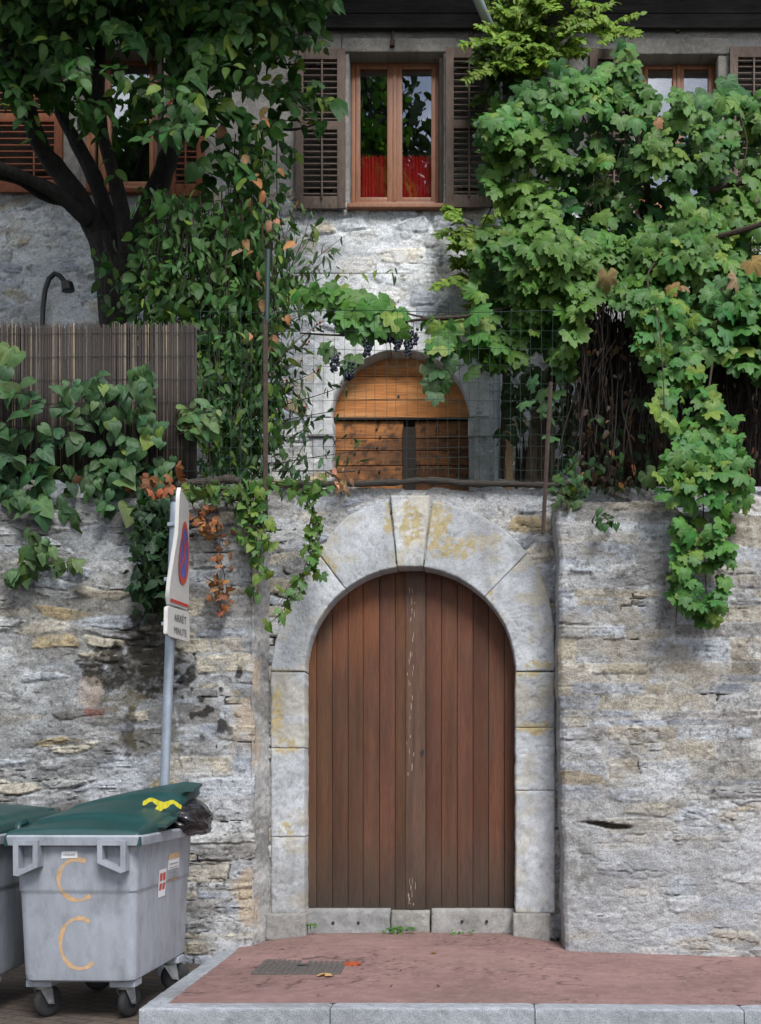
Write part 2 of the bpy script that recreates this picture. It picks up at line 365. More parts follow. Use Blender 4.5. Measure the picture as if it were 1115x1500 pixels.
    grain = (RNG.uniform(-1, 1, X.shape)*.10+(vnoise(X*75, Z*75, seed+62)-.5)*.34)*.8; col = col*(1+grain)[..., None]
    speck = sst(.70, .76, fbm(X*30, Z*30, 2, seed+18))[..., None]*.5
    col = col*(1-speck)+np.array([.06, .055, .05])*speck
    col = col*dim
    if extra is not None: col, h = extra(X, Z, col, h)
    XX = X.copy()
    if warp is not None: XX = XX+warp(X, Z)
    Y = yfun(X, Z)-h
    ok = keep((X[:-1, :-1]+X[1:, 1:])/2, (Z[:-1, :-1]+Z[1:, 1:])/2)
    ok = np.broadcast_to(ok, (nz-1, nx-1))
    idx = np.arange(nx*nz).reshape(nz, nx)
    q = np.stack([idx[:-1, :-1], idx[:-1, 1:], idx[1:, 1:], idx[1:, :-1]], -1)[ok]
    v = np.stack([XX, Y, Z], -1).reshape(-1, 3); col = np.clip(col, .01, .85).reshape(-1, 3)
    # returns: extrude every border edge back
    pad = np.pad(ok, 1)
    e = []
    c_ = pad[1:-1, 1:-1]
    m = c_ & ~pad[:-2, 1:-1]; e.append(np.stack([idx[:-1, :-1], idx[:-1, 1:]], -1)[m][:, ::-1])
    m = c_ & ~pad[2:, 1:-1]; e.append(np.stack([idx[1:, :-1], idx[1:, 1:]], -1)[m])
    m = c_ & ~pad[1:-1, :-2]; e.append(np.stack([idx[:-1, :-1], idx[1:, :-1]], -1)[m])
    m = c_ & ~pad[1:-1, 2:]; e.append(np.stack([idx[:-1, 1:], idx[1:, 1:]], -1)[m][:, ::-1])
    e = np.concatenate(e); rows = 6; n0 = len(v)
    vv = [v]; ccs = [col]; qq = [q]; prev = e; base = n0
    for r_ in range(1, rows+1):
        a = v[e[:, 0]].copy(); b = v[e[:, 1]].copy(); t = r_/rows
        ja = .012*(fbm(a[:, 2]*14+r_*3, a[:, 0]*14, 3, seed+40)-.5); jb = .012*(fbm(b[:, 2]*14+r_*3, b[:, 0]*14, 3, seed+40)-.5)
        a[:, 1] += back*t; b[:, 1] += back*t; a[:, 0] += ja*(r_ < rows); b[:, 0] += jb*(r_ < rows)
        ne = len(e); cur = np.stack([np.arange(ne)*2, np.arange(ne)*2+1], -1)+base; base += 2*ne
        vv.append(np.stack([a, b], 1).reshape(-1, 3)); ccs.append(np.stack([col[e[:, 0]], col[e[:, 1]]], 1).reshape(-1, 3)*.5+np.array(mort)*.5)
        qq.append(np.stack([prev[:, 0], prev[:, 1], cur[:, 1], cur[:, 0]], -1)); prev = cur
    v = np.concatenate(vv); col = np.concatenate(ccs); q = np.concatenate(qq)
    used = np.unique(q); rm = np.full(len(v), -1); rm[used] = np.arange(len(used))
    o = fast_mesh(name, v[used], rm[q], col[used], M_WALL, parent); o.data.set_sharp_from_angle(angle=R(62)); return o

def patch_block(name, fn, wid, hei, y, depth, parent, col, seed, bev=.0035, amp=.009, res=.014, m=None, stain=None, mb=None, label=None):
    """a dressed block: fn maps u,v in 0..1 to (x, z); rough front, rounded arrises, sides going back by depth"""
    nu = max(5, int(wid/res)); nv = max(5, int(hei/res))
    u = np.linspace(0, 1, nu); v = np.linspace(0, 1, nv); U, V = np.meshgrid(u, v)
    x, z = fn(U, V)
    du = np.minimum(U, 1-U)*wid; dv = np.minimum(V, 1-V)*hei; de = np.minimum(du, dv)
    wob = .006*(fbm(x*14, z*14, 3, seed)-.5)*2
    h = amp*(fbm(x*9, z*9, 4, seed+1)-.5)*2+.35*amp*(fbm(x*40, z*40, 3, seed+2)-.5)*2-bev*(1-sst(0, bev*1.4, de+wob))**2
    c = np.array(col)*(1+.16*(fbm(x*6, z*6, 4, seed+3)-.5)*2+.18*(fbm(x*30, z*30, 3, seed+4)-.5)*2)[..., None]
    ed = (1-sst(.0, .014, de+wob))[..., None]*.25
    pit = sst(.60, .70, fbm(x*55, z*55, 3, seed+5))*(fbm(x*5, z*5, 3, seed+6)); h = h-.006*pit; c = c*(1-.35*pit)[..., None]
    c = c*(1+.7*(fbm(x*2.2, z*2.6, 4, seed+7)-.5)+.16*(float(vnoise(np.array(seed*.37), np.array(1.), 3))-.5))[..., None]
    rn = sst(.5, .7, fbm(x*7, z*1.1, 4, seed+8))[..., None]*.28; c = c*(1-rn)+np.array([.17, .165, .155])*rn
    c = c*(1-ed)+np.array([.17, .15, .12])*ed
    if stain is not None: c = stain(x, z, c)
    vv = np.stack([x+wob*(de < .03), np.full_like(x, y)-h, z], -1).reshape(-1, 3); cc = np.clip(c, .01, .8).reshape(-1, 3)
    idx = np.arange(nu*nv).reshape(nv, nu)
    q = np.stack([idx[:-1, :-1], idx[:-1, 1:], idx[1:, 1:], idx[1:, :-1]], -1).reshape(-1, 4)
    ring = np.concatenate([idx[0, :], idx[1:, -1], idx[-1, -2::-1], idx[-2:0:-1, 0]])
    b = vv[ring].copy(); b[:, 1] = y+depth; n0 = len(vv); k = len(ring); bi = n0+np.arange(k)
    q2 = np.stack([ring, bi, np.roll(bi, -1), np.roll(ring, -1)], -1)
    o = fast_mesh(name, np.concatenate([vv, b]), np.concatenate([q, q2]), np.concatenate([cc, cc[ring]]), m or M_CUT, parent)
    if label: o['label'] = label
    return o
def rect_fn(x0, x1, z0, z1): return lambda u, v: (x0+(x1-x0)*u, z0+(z1-z0)*v)

# ================================================================== THE SETTING
ROAD = -.13
def sw_z(x, y):
    """pavement height: falls to the right, humps up to the gate threshold"""
    x = np.asarray(x, float); y = np.asarray(y, float)
    b = np.exp(-((x+.5)/1.12)**8)*sst(-1.5, .45, y)*.06
    return b-.026*np.clip(x-.4, 0, 5)*sst(-2.2, 0, y)-.012*sst(0, 2, x)+.006*(fbm(x*1.3, y*1.3, 3, 3)-.5)
KX, KY = -1.97, -2.265           # pavement corner
def grid_sheet(name, x0, x1, y0, y1, res, zf, cf, m):
    nx = int((x1-x0)/res)+1; ny = int((y1-y0)/res)+1
    X, Y = np.meshgrid(np.linspace(x0, x1, nx), np.linspace(y0, y1, ny))
    v = np.stack([X, Y, zf(X, Y)], -1).reshape(-1, 3); idx = np.arange(nx*ny).reshape(ny, nx)
    q = np.stack([idx[:-1, :-1], idx[:-1, 1:], idx[1:, 1:], idx[1:, :-1]], -1).reshape(-1, 4)
    return fast_mesh(name, v, q, np.clip(cf(X, Y), .01, .8).reshape(-1, 3), m)
g = MB(); g.add([(-150, -150, ROAD-.02), (150, -150, ROAD-.02), (150, 150, ROAD-.02), (-150, 150, ROAD-.02)], [(0, 1, 2, 3)], (.07, .07, .07))
tag(g.build('ground', mat('asphalt', (.055, .055, .057), .95, nscale=120, namt=.4, bump=.004, bscale=150)), kind='structure')
g = MB(); g.add([(-9, -6, ROAD), (9, -6, ROAD), (9, .6, ROAD), (-9, .6, ROAD)], [(0, 1, 2, 3)])
tag(g.build('road', M_PAVER), kind='structure')
def asph_col(X, Y):
    c = np.array([.245, .150, .138])*(1+.30*(fbm(X*1.2, Y*1.7, 4, 5)-.5)*2+.22*(fbm(X*14, Y*14, 3, 6)-.5)*2)[..., None]
    st = np.exp(-(((X+.02)/.42)**2+((Y+1.02)/.22)**2))*sst(.35, .6, fbm(X*4, Y*5, 4, 8))*.55      # dried mud patch
    st = np.maximum(st, sst(.58, .75, fbm(X*.9+3, Y*1.5, 4, 9))*.22)
    st = np.maximum(st, sst(.0, .35, Y)*.35*sst(.4, .6, fbm(X*5, Y*5, 3, 10)))
    c = c*(1-st[..., None])+np.array([.13, .095, .075])*st[..., None]
    fl_ = (1-sst(0, .012, np.abs(fbm(X*.9+5, Y*1.4, 4, 13)-.5)))*sst(.5, .6, fbm(X*1.5, Y*1.5, 2, 14))*.6; c = c*(1-fl_[..., None])
    gr = sst(.70, .75, fbm(X*30, Y*30, 2, 15))*sst(.45, .6, fbm(X*2, Y*2, 3, 16))*.5; c = c*(1-gr[..., None])
    sp = sst(.74, .80, fbm(X*45, Y*45, 2, 12))[..., None]*.3
    return c*(1-sp)+np.array([.4, .3, .26])*sp
tag(grid_sheet('sidewalk', KX+.125, 5.2, KY+.137, .62, .02, lambda X, Y: sw_z(X, Y), asph_col, M_ASPH), kind='structure')
# kerbs: granite blocks, one mesh
def kerb_block(mb, x0, x1, y0, y1, seed, along):
    nx = max(3, int((x1-x0)/.03)); ny = max(3, int((y1-y0)/.03)); nz = 7
    # top and front as one bent sheet with a rounded arris
    prof = []
    ln = y1-y0
    for t in np.linspace(0, 1, 6): prof.append((y1-t*(ln-.015), 0))
    for a in (20, 45, 70): prof.append((y0+.015-.015*math.sin(R(a)), -.015+.015*math.cos(R(a))))
    for t in np.linspace(.02, .2, 8): prof.append((y0, -t))
    prof = np.array(prof); xs = np.linspace(x0, x1, nx)
    X = np.repeat(xs[None], len(prof), 0); Yp = np.repeat(prof[:, 0:1], nx, 1); Zp = np.repeat(prof[:, 1:2], nx, 1)
    jit = .003*(fbm(X*20, Yp*20+Zp*20, 3, seed)-.5)*2
    e = np.minimum(X-x0, x1-X); drop = .008*(1-sst(0, .012, e))
    z = np.where(Zp == 0, sw_z(X, Yp), sw_z(X, np.full_like(X, y0))+Zp)+jit+.002-drop
    c = np.array([.285, .30, .325])*(1+.15*(fbm(X*3, Yp*4+Zp*5, 3, seed+1)-.5)*2+.35*(fbm(X*60, Yp*60+Zp*60, 2, seed+2)-.5)*2)[..., None]
    dk = sst(.55, .75, fbm(X*2.2, Yp*3+Zp*6, 4, seed+3))[..., None]*.45
    c = c*(1-dk)+np.array([.14, .135, .13])*dk
    idx = np.arange(len(prof)*nx).reshape(len(prof), nx)
    f = np.stack([idx[:-1, :-1], idx[1:, :-1], idx[1:, 1:], idx[:-1, 1:]], -1).reshape(-1, 4)
    v = np.stack([X, Yp-jit, z], -1).reshape(-1, 3)
    if along == 'y':      # rotate so the front faces -x : (x along y, y->x)
        v = np.stack([Yp.ravel(), X.ravel(), np.where(Zp == 0, sw_z(Yp, X), sw_z(np.full_like(X, y0), X)+Zp).ravel()+jit.ravel()+.002-drop.ravel()], -1)
        f = f[:, ::-1]
    n0 = len(v); k = idx
    ends = [list(k[:, 0][::-1]), list(k[:, -1])] if along == 'x' else [list(k[:, 0]), list(k[:, -1][::-1])]
    mb.add(v, [list(q) for q in f]+ends, np.clip(c, .02, .8).reshape(-1, 3))
kb = MB(); xs = [KX, -.835, .38, 1.62, 2.85, 4.1, 5.2]
for i in range(len(xs)-1): kerb_block(kb, xs[i]+.003, xs[i+1]-.003, KY, KY+.14, 30+i*7, 'x')
ys = [KY+.144, -1.15, -.1]
for i in range(2): kerb_block(kb, ys[i]+.003, ys[i+1]-.003, KX, KX+.135, 80+i*7, 'y')
tag(kb.build('kerb', M_KERB, smooth=True, sharp=50), kind='structure')
g = MB(); g.add([(-9, .5, 3.15), (9, .5, 3.15), (9, 3.1, 3.15), (-9, 3.1, 3.15)], [(0, 1, 2, 3)])
tag(g.build('terrace_ground', M_SOIL), kind='structure')

# ================================================================== RETAINING WALL WITH GATE
YJ = .40; DJ = D0+YJ; YD = .60; DD = D0+YD
AX, AZ, AR = PX(601.5, DJ), PZ(985, DJ), .872        # arch centre, springing, radius
wall = empty('retaining_wall', (AX, .3, 0), 'tall grey rubble stone retaining wall around the arched brown gate', 'wall')
def stain_left(X, Z, col, h):
    def blob(px, py, rx, ry, s, thr=.42, amt=.9, c=(.028, .024, .018)):
        cx, cz = PX(px, 9.1), PZ(py, 9.1); rx /= 183.; ry /= 183.
        d = np.sqrt(((X-cx)/rx)**2+((Z-cz)/ry)**2)
        m = sst(1.0, .72, d+1.45*(fbm(X*13, Z*21, 6, s)-.5))*(.72+.28*sst(.35, .6, fbm(X*30, Z*36, 3, s+1)))
        m = m*amt
        return col*(1-m[..., None])+np.array(c)*m[..., None]
    col = blob(132, 1012, 20, 34, 67, amt=.55, c=(.40, .29, .21)); col = blob(139, 1043, 14, 7, 68, amt=.7, c=(.22, .07, .045)); col = blob(198, 978, 84, 44, 61, amt=.97); col = blob(222, 940, 44, 58, 62, amt=.97)
    col = blob(190, 1075, 12, 46, 64, amt=.8); col = blob(225, 1085, 45, 28, 65, amt=.7, c=(.07, .058, .03)); col = blob(180, 1025, 34, 18, 66, amt=.7, c=(.1, .08, .035))
    dots = sst(.66, .70, fbm(X*13, Z*15, 2, 70))*sst(.0, .12, X-PX(245, 9.1))*sst(PZ(1115, 9.1), PZ(1060, 9.1), Z)*sst(PZ(965, 9.1), PZ(985, 9.1), Z)
    col = col*(1-.92*dots[..., None])+np.array([.025, .022, .018])*.92*dots[..., None]
    h = h+.010*dots
    d2 = sst(.60, .70, fbm(X*6, Z*7, 4, 71))*sst(PZ(1110, 9.1), PZ(1000, 9.1), Z)*sst(PZ(930, 9.1), PZ(990, 9.1), Z)*0
    # orange-ochre efflorescence down the right corner, damp top under the plants
    o = sst(.50, .62, fbm(X*5, Z*2.2, 4, 72))*sst(-1.97, -1.83, X)*.75
    col = col*(1-o[..., None])+np.array([.42, .33, .23])*o[..., None]
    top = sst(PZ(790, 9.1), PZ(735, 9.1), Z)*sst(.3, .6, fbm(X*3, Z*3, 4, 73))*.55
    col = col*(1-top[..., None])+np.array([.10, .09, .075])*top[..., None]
    return col, h
LW = PX(371, 9.1)          # right end of the left section
ZT = PZ(722, 9.2)
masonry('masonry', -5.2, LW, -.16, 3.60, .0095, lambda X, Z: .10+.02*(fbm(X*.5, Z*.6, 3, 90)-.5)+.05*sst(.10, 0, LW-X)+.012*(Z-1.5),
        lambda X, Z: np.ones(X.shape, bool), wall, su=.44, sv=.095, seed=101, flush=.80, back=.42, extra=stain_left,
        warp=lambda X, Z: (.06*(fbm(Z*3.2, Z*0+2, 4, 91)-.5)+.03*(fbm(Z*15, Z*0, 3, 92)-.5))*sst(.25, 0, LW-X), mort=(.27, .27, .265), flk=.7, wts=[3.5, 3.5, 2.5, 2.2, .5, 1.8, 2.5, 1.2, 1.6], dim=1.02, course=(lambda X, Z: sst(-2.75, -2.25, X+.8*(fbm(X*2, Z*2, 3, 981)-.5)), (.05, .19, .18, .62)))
def stain_right(X, Z, col, h):
    o = sst(.52, .66, fbm(X*2.4, Z*5, 4, 75))*sst(1.0, 1.7, Z)*.42
    col = col*(1-o[..., None])+np.array([.31, .265, .185])*o[..., None]
    low = sst(1.35, .7, Z+.5*(fbm(X*2, Z*2, 4, 76)-.5))*.45                  # cement-grey rendering low down
    col = col*(1-low[..., None])+np.array([.40, .42, .45])*low[..., None]
    m = np.exp(-(((X-.86)/.16)**2+((Z-.62)/.35)**2))*sst(.42, .58, fbm(X*9, Z*9, 4, 77))*.6
    col = col*(1-m[..., None])+np.array([.10, .095, .075])*m[..., None]
    cx, cz = PX(888, 9), PZ(1208, 9)
    gp = sst(1, .6, np.sqrt(((X-cx)/.24)**2+((Z-cz-.02*np.sin(X*9))/.028)**2)+.5*(fbm(X*14, Z*20, 3, 78)-.5))   # one long empty joint
    col = col*(1-gp[..., None])+np.array([.06, .05, .035])*gp[..., None]; h = h-.05*gp
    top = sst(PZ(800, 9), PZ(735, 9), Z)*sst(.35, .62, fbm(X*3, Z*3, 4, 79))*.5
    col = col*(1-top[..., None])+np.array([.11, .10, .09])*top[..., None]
    return col, h
RW = PX(822, 9.0)
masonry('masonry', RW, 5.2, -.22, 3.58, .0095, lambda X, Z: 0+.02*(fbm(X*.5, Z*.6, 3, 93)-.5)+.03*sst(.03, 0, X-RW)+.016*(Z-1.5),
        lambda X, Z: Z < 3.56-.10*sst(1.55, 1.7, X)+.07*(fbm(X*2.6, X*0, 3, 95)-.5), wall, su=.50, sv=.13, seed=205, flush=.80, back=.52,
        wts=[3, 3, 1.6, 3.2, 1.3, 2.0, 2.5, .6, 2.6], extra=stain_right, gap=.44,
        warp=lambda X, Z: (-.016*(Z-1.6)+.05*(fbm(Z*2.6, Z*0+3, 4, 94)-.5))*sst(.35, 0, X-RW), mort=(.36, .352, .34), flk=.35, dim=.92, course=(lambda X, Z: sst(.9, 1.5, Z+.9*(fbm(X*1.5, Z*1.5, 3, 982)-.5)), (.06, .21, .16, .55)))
def keep_mid(X, Z):
    top = 3.745+.09*(fbm(X*4, X*0, 3, 97)-.5)
    r = np.sqrt((X-AX)**2+(Z-AZ)**2)
    hole = np.where(Z > AZ, r < AR+.06, np.abs(X-AX) < AR+.06)
    return (~hole) & (Z < top)
def stain_mid(X, Z, col, h):
    return col, h
masonry('masonry', PX(366, DJ), PX(826, DJ), -.1, 3.82, .0095, lambda X, Z: YJ+.014+0*X, keep_mid, wall, su=.36, sv=.12, seed=310,
        flush=.66, back=.30, extra=stain_mid, gap=.50, rough=.75, mort=(.37, .37, .37), flk=.4)
# plastered splay beside the left jamb
def splay():
    mb = MB(); nz, nu = 220, 14; V, U = np.meshgrid(np.linspace(-.05, 3.3, nz), np.linspace(0, 1, nu), indexing='ij')
    x = LW-.015+(PX(396, DJ)-LW+.01)*U; y = .13+(YJ-.12)*U**1.2+.012*(fbm(U*2, V*6, 4, 120)-.5)*2+.01*(fbm(U*6, V*25, 3, 121)-.5)
    x = x+.012*(fbm(V*7, U*3, 3, 122)-.5)
    y = y+.03*(fbm(U*1.2, V*9, 4, 127)-.5)
    c = np.array([.33, .325, .315])*(1+.7*(fbm(U*.7, V*5, 5, 123)-.5)*2+.5*(fbm(U*5, V*40, 3, 125)-.5)*2)[..., None]
    o = (sst(.52, .62, fbm(U*.5+4, V*3.2, 5, 124))*sst(.75, .2, U))[..., None]*.6; c = c*(1-o)+np.array([.44, .33, .23])*o
    dk = sst(.56, .68, fbm(U*.6+9, V*6, 5, 126))[..., None]*.55; c = c*(1-dk)+np.array([.12, .115, .105])*dk
    idx = np.arange(nz*nu).reshape(nz, nu); q = np.stack([idx[:-1, :-1], idx[:-1, 1:], idx[1:, 1:], idx[1:, :-1]], -1).reshape(-1, 4)
    return fast_mesh('plaster_splay', np.stack([x, y, V], -1).reshape(-1, 3), q, c.reshape(-1, 3), M_PLAST, wall)
splay()
def lichen(amt=.5, seed=5, thr=.52, pts=()):
    def s(x, z, c):
        m = sst(thr, thr+.15, fbm(x*5, z*6, 4, seed))*amt
        for (px, py, rx, ry) in pts:
            d = np.sqrt(((x-PX(px, DJ))/(rx/177.))**2+((z-PZ(py, DJ))/(ry/177.))**2)
            m = np.maximum(m, sst(1.1, .6, d+1.6*(fbm(x*17, z*17, 5, seed+2)-.5))*.75*sst(.3, .5, fbm(x*40, z*40, 2, seed+9)))
        c = c*(1-m[..., None])+np.array([.40, .30, .10])*m[..., None]
        g_ = sst(.9, .2, z)*sst(.4, .6, fbm(x*6, z*5, 4, seed+3))*.4
        return c*(1-g_[..., None])+np.array([.15, .14, .125])*g_[..., None]
    return s
OUT = [(0, 1.185), (12, 1.215), (25, 1.28), (40, 1.36), (57, 1.41), (70, 1.42), (100, 1.42), (112, 1.39), (120, 1.32), (128, 1.22), (140, 1.15), (155, 1.135), (180, 1.15)]
def rout(a): return np.interp(a, [q[0] for q in OUT], [q[1] for q in OUT])
def vous(a0, a1):
    def fn(u, v):
        a = a1+(a0-a1)*u; r = AR+(rout(a)-AR)*v
        return AX+r*np.cos(np.radians(a)), AZ+r*np.sin(np.radians(a))
    return fn
CUT = (.45, .465, .485)
for k, (a0, a1, st) in enumerate([(.6, 45.4, lichen(.3, 8, pts=[(712, 850, 16, 30), (735, 815, 10, 20), (790, 975, 30, 8)])),
                                  (45.6, 82.7, lichen(.35, 12, pts=[(640, 770, 20, 45), (660, 800, 40, 18)])),
                                  (97.4, 127.7, lichen(.25, 14, pts=[(570, 760, 10, 30), (480, 830, 14, 24)])), (127.9, 179.4, lichen(.25, 17, pts=[(415, 985, 22, 10)]))]):
    patch_block('arch_stone', vous(a0, a1), 1.1*R(a1-a0)+.1, .42, YJ-.016, .34, wall, CUT, 130+k*9, stain=st, res=.012)
kx = PX(601, DJ)
def key_fn(u, v):
    wl = .105+.060*v; z0 = PZ(831, DJ)
    return kx+wl*(2*u-1)+.003, z0+(PZ(727, DJ)-z0)*v
patch_block('keystone', key_fn, .31, .58, YJ-.036, .34, wall, (.44, .445, .445), 170, stain=lichen(.30, 19, pts=[(602, 770, 20, 38)]), res=.012)
def jamb(px0, px1, rows, seed, pts):
    for k in range(len(rows)-1):
        patch_block('jamb_stone', rect_fn(PX(px0, DJ), PX(px1, DJ), PZ(rows[k+1], DJ)+.001, PZ(rows[k], DJ)-.001), .3, .6, YJ-.02, .34, wall, CUT, seed+k*9,
                    stain=lichen(.25, seed+k, pts=pts), res=.012, amp=.013)
jamb(397.5, 447, [985, 1096, 1226, 1339], 200, [(420, 1090, 20, 14), (423, 1212, 14, 14), (405, 1040, 12, 40)])
jamb(755.5, 813, [985, 1066, 1158, 1338], 240, [(785, 1066, 30, 10), (775, 985, 30, 8)])
def block(name, px0, px1, py0, py1, d, depth, seed, col=(.30, .29, .275), amp=.012, **kw):
    return patch_block(name, rect_fn(PX(px0, d), PX(px1, d), PZ(py1, d), PZ(py0, d)), (px1-px0)/175., (py1-py0)/175., d-D0, depth, wall, col, seed, amp=amp, **kw)
block('base_block', 389, 448, 1339, 1378, DJ-.07, .4, 260)
block('base_block', 752, 806, 1339, 1382, DJ-.07, .4, 263)
block('threshold', 449, 571, 1333, 1372, DJ+.07, .4, 266, (.28, .28, .28))
block('threshold', 573, 630, 1335, 1372, DJ+.10, .4, 269, (.26, .25, .23), amp=.03)
block('threshold', 632, 753, 1333, 1374, DJ+.07, .4, 272, (.29, .28, .27))
for px, py in ((488, 1352), (525, 1352), (677, 1350), (713, 1350)):
    hb = MB(); p = P(px, py, DJ+.07); hb.lathe((p[0], p[1]-.008, p[2]), (0, 1, 0), [(.013, 0), (.013, .02)], 10); hb.build('drain_hole', M_BLACK, wall)
# gate leaves
PB = [446, 464, 487, 510, 532, 556, 579, 597, 624, 647, 670, 693, 716, 739, 757]
def leaf(i0, i1):
    mb = MB(); rg = random.Random(i0+3)
    for i in range(i0, i1):
        strip = i == 7
        xa, xb = PX(PB[i], DD)+(.0025 if not strip else -.012), PX(PB[i+1], DD)-.0025
        zb = PZ(1331+rg.uniform(-3, 3), DD); y = YD+rg.uniform(-.003, .003)-(.016 if strip else 0); th = .035
        n = 26; us = np.linspace(0, 1, 6)
        x = xa+(xb-xa)*us
        def top(xx):
            return AZ+np.sqrt(np.maximum(0, (AR+.05)**2-(xx-AX)**2))
        V, U = np.meshgrid(np.linspace(0, 1, n), us, indexing='ij')
        X = xa+(xb-xa)*U; Z = zb+(top(X)-zb)*V
        Z = Z+np.where(V == 0, .012*(fbm(X*60, X*0+i, 2, 5)-.5)+(-.02 if rg.random() < .3 else 0)*U*(1-U)*4, 0)
        e = np.minimum(U, 1-U)*(xb-xa); Y = y+.004*(1-sst(0, .006, e))+.0015*(fbm(X*30, Z*2, 3, i)-.5)
        base = np.array([.088, .034, .016])*(1+rg.uniform(-.24, .24)); base = base*np.array([1, 1+rg.uniform(-.08, .12), 1+rg.uniform(-.1, .2)])
        if strip: base = np.array([.095, .05, .033])
        c = np.broadcast_to(base, (n, 6, 3)).copy()
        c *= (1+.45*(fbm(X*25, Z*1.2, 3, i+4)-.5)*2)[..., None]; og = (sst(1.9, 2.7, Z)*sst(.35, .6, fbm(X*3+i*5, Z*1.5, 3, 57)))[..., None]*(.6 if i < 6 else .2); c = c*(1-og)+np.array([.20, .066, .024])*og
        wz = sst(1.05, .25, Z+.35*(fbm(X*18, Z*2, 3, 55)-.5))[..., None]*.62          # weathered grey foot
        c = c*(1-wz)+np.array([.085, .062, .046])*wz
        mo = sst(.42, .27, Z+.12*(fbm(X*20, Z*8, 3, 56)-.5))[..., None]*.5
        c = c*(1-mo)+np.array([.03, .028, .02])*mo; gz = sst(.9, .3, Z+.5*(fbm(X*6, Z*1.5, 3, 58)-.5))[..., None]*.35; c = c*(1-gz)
        v = np.stack([X, Y, Z], -1).reshape(-1, 3); idx = np.arange(n*6).reshape(n, 6)
        f = np.stack([idx[:-1, :-1], idx[:-1, 1:], idx[1:, 1:], idx[1:, :-1]], -1).reshape(-1, 4).tolist()
        ring = np.concatenate([idx[0, :], idx[1:, -1], idx[-1, -2::-1], idx[-2:0:-1, 0]]); bk = v[ring].copy(); bk[:, 1] = y+th
        k = len(ring); bi = n*6+np.arange(k); f += np.stack([ring, bi, np.roll(bi, -1), np.roll(ring, -1)], -1).tolist()
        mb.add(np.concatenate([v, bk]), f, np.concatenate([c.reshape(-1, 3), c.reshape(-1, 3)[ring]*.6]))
    # ledger boards behind the planks
    for pz in (1270, 1000): mb.box(((PX(PB[i0], DD)+PX(PB[i1], DD))/2, YD+.06, PZ(pz, DD)), (PX(PB[i1], DD)-PX(PB[i0], DD)-.02, .04, .12), 0, (.06, .03, .02))
    return mb.build('gate_leaf', M_GATE, wall, smooth=True, sharp=40)
l1 = leaf(0, 7); l2 = leaf(7, 14)
k = MB(); p = P(619, 1101, DD); k.lathe((p[0], YD-.026, p[2]), (0, 1, 0), [(.016, 0), (.016, .012)], 12); k.box((p[0], YD-.024, p[2]-.02), (.012, .006, .035)); k.build('keyhole', M_BLACK, l2)
# worn paint chips along the meeting stile
pc = MB(); rg = random.Random(5)
for i in range(46):
    py = rg.choice([rg.uniform(860, 920), rg.uniform(930, 1140), rg.uniform(930, 1140), rg.uniform(1290, 1325)]); px = 601+rg.gauss(0, 2.2)+(4 if rg.random() < .2 else 0)
    p = P(px, py, DD-.02); hgt = rg.uniform(.008, .05); wd = rg.uniform(.002, .0045)
    a = [(p[0]+wd*math.cos(t)*rg.uniform(.6, 1), p[2]+hgt*math.sin(t)*rg.uniform(.6, 1)) for t in np.linspace(0, 2*math.pi, 8)[:-1]]
    pc.prism(a[::-1], YD-.0205, YD-.012)
pc.build('paint_chips', mat('bare wood', (.34, .27, .22), .9, nscale=40, namt=.3), l2)
# dark void behind the gate
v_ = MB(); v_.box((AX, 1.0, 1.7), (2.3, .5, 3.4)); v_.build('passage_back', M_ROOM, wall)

# weathered log along the wall top + flat stones on it
def log(pxa, pxb, py, d, r, seed):
    mb = MB(); pts = []; n = 70
    for i in range(n):
        t = i/(n-1); p = P(pxa+(pxb-pxa)*t, py+2.5*math.sin(t*5+seed)+5*(float(vnoise(np.array(t*14), np.array(seed), 6))-.5), d); pts.append(p)
    mb.tube(pts, [r*(1+.9*(float(fbm(np.array(i*.4), np.array(seed*1.), 3, 4))-.5))*min(1, .25+.4*min(i, n-1-i)) for i in range(n)], 10)
    return mb.build('log', M_LOG, smooth=True)
tag(log(246, 352, 706, 9.22, .036, 1), 'short grey weathered log on the wall top beside the reed screen', 'log', 'logs edging the wall top')
tag(log(398, 838, 708, 9.36, .027, 2), 'long dark weathered log lying on the wall top above the gate', 'log', 'logs edging the wall top')

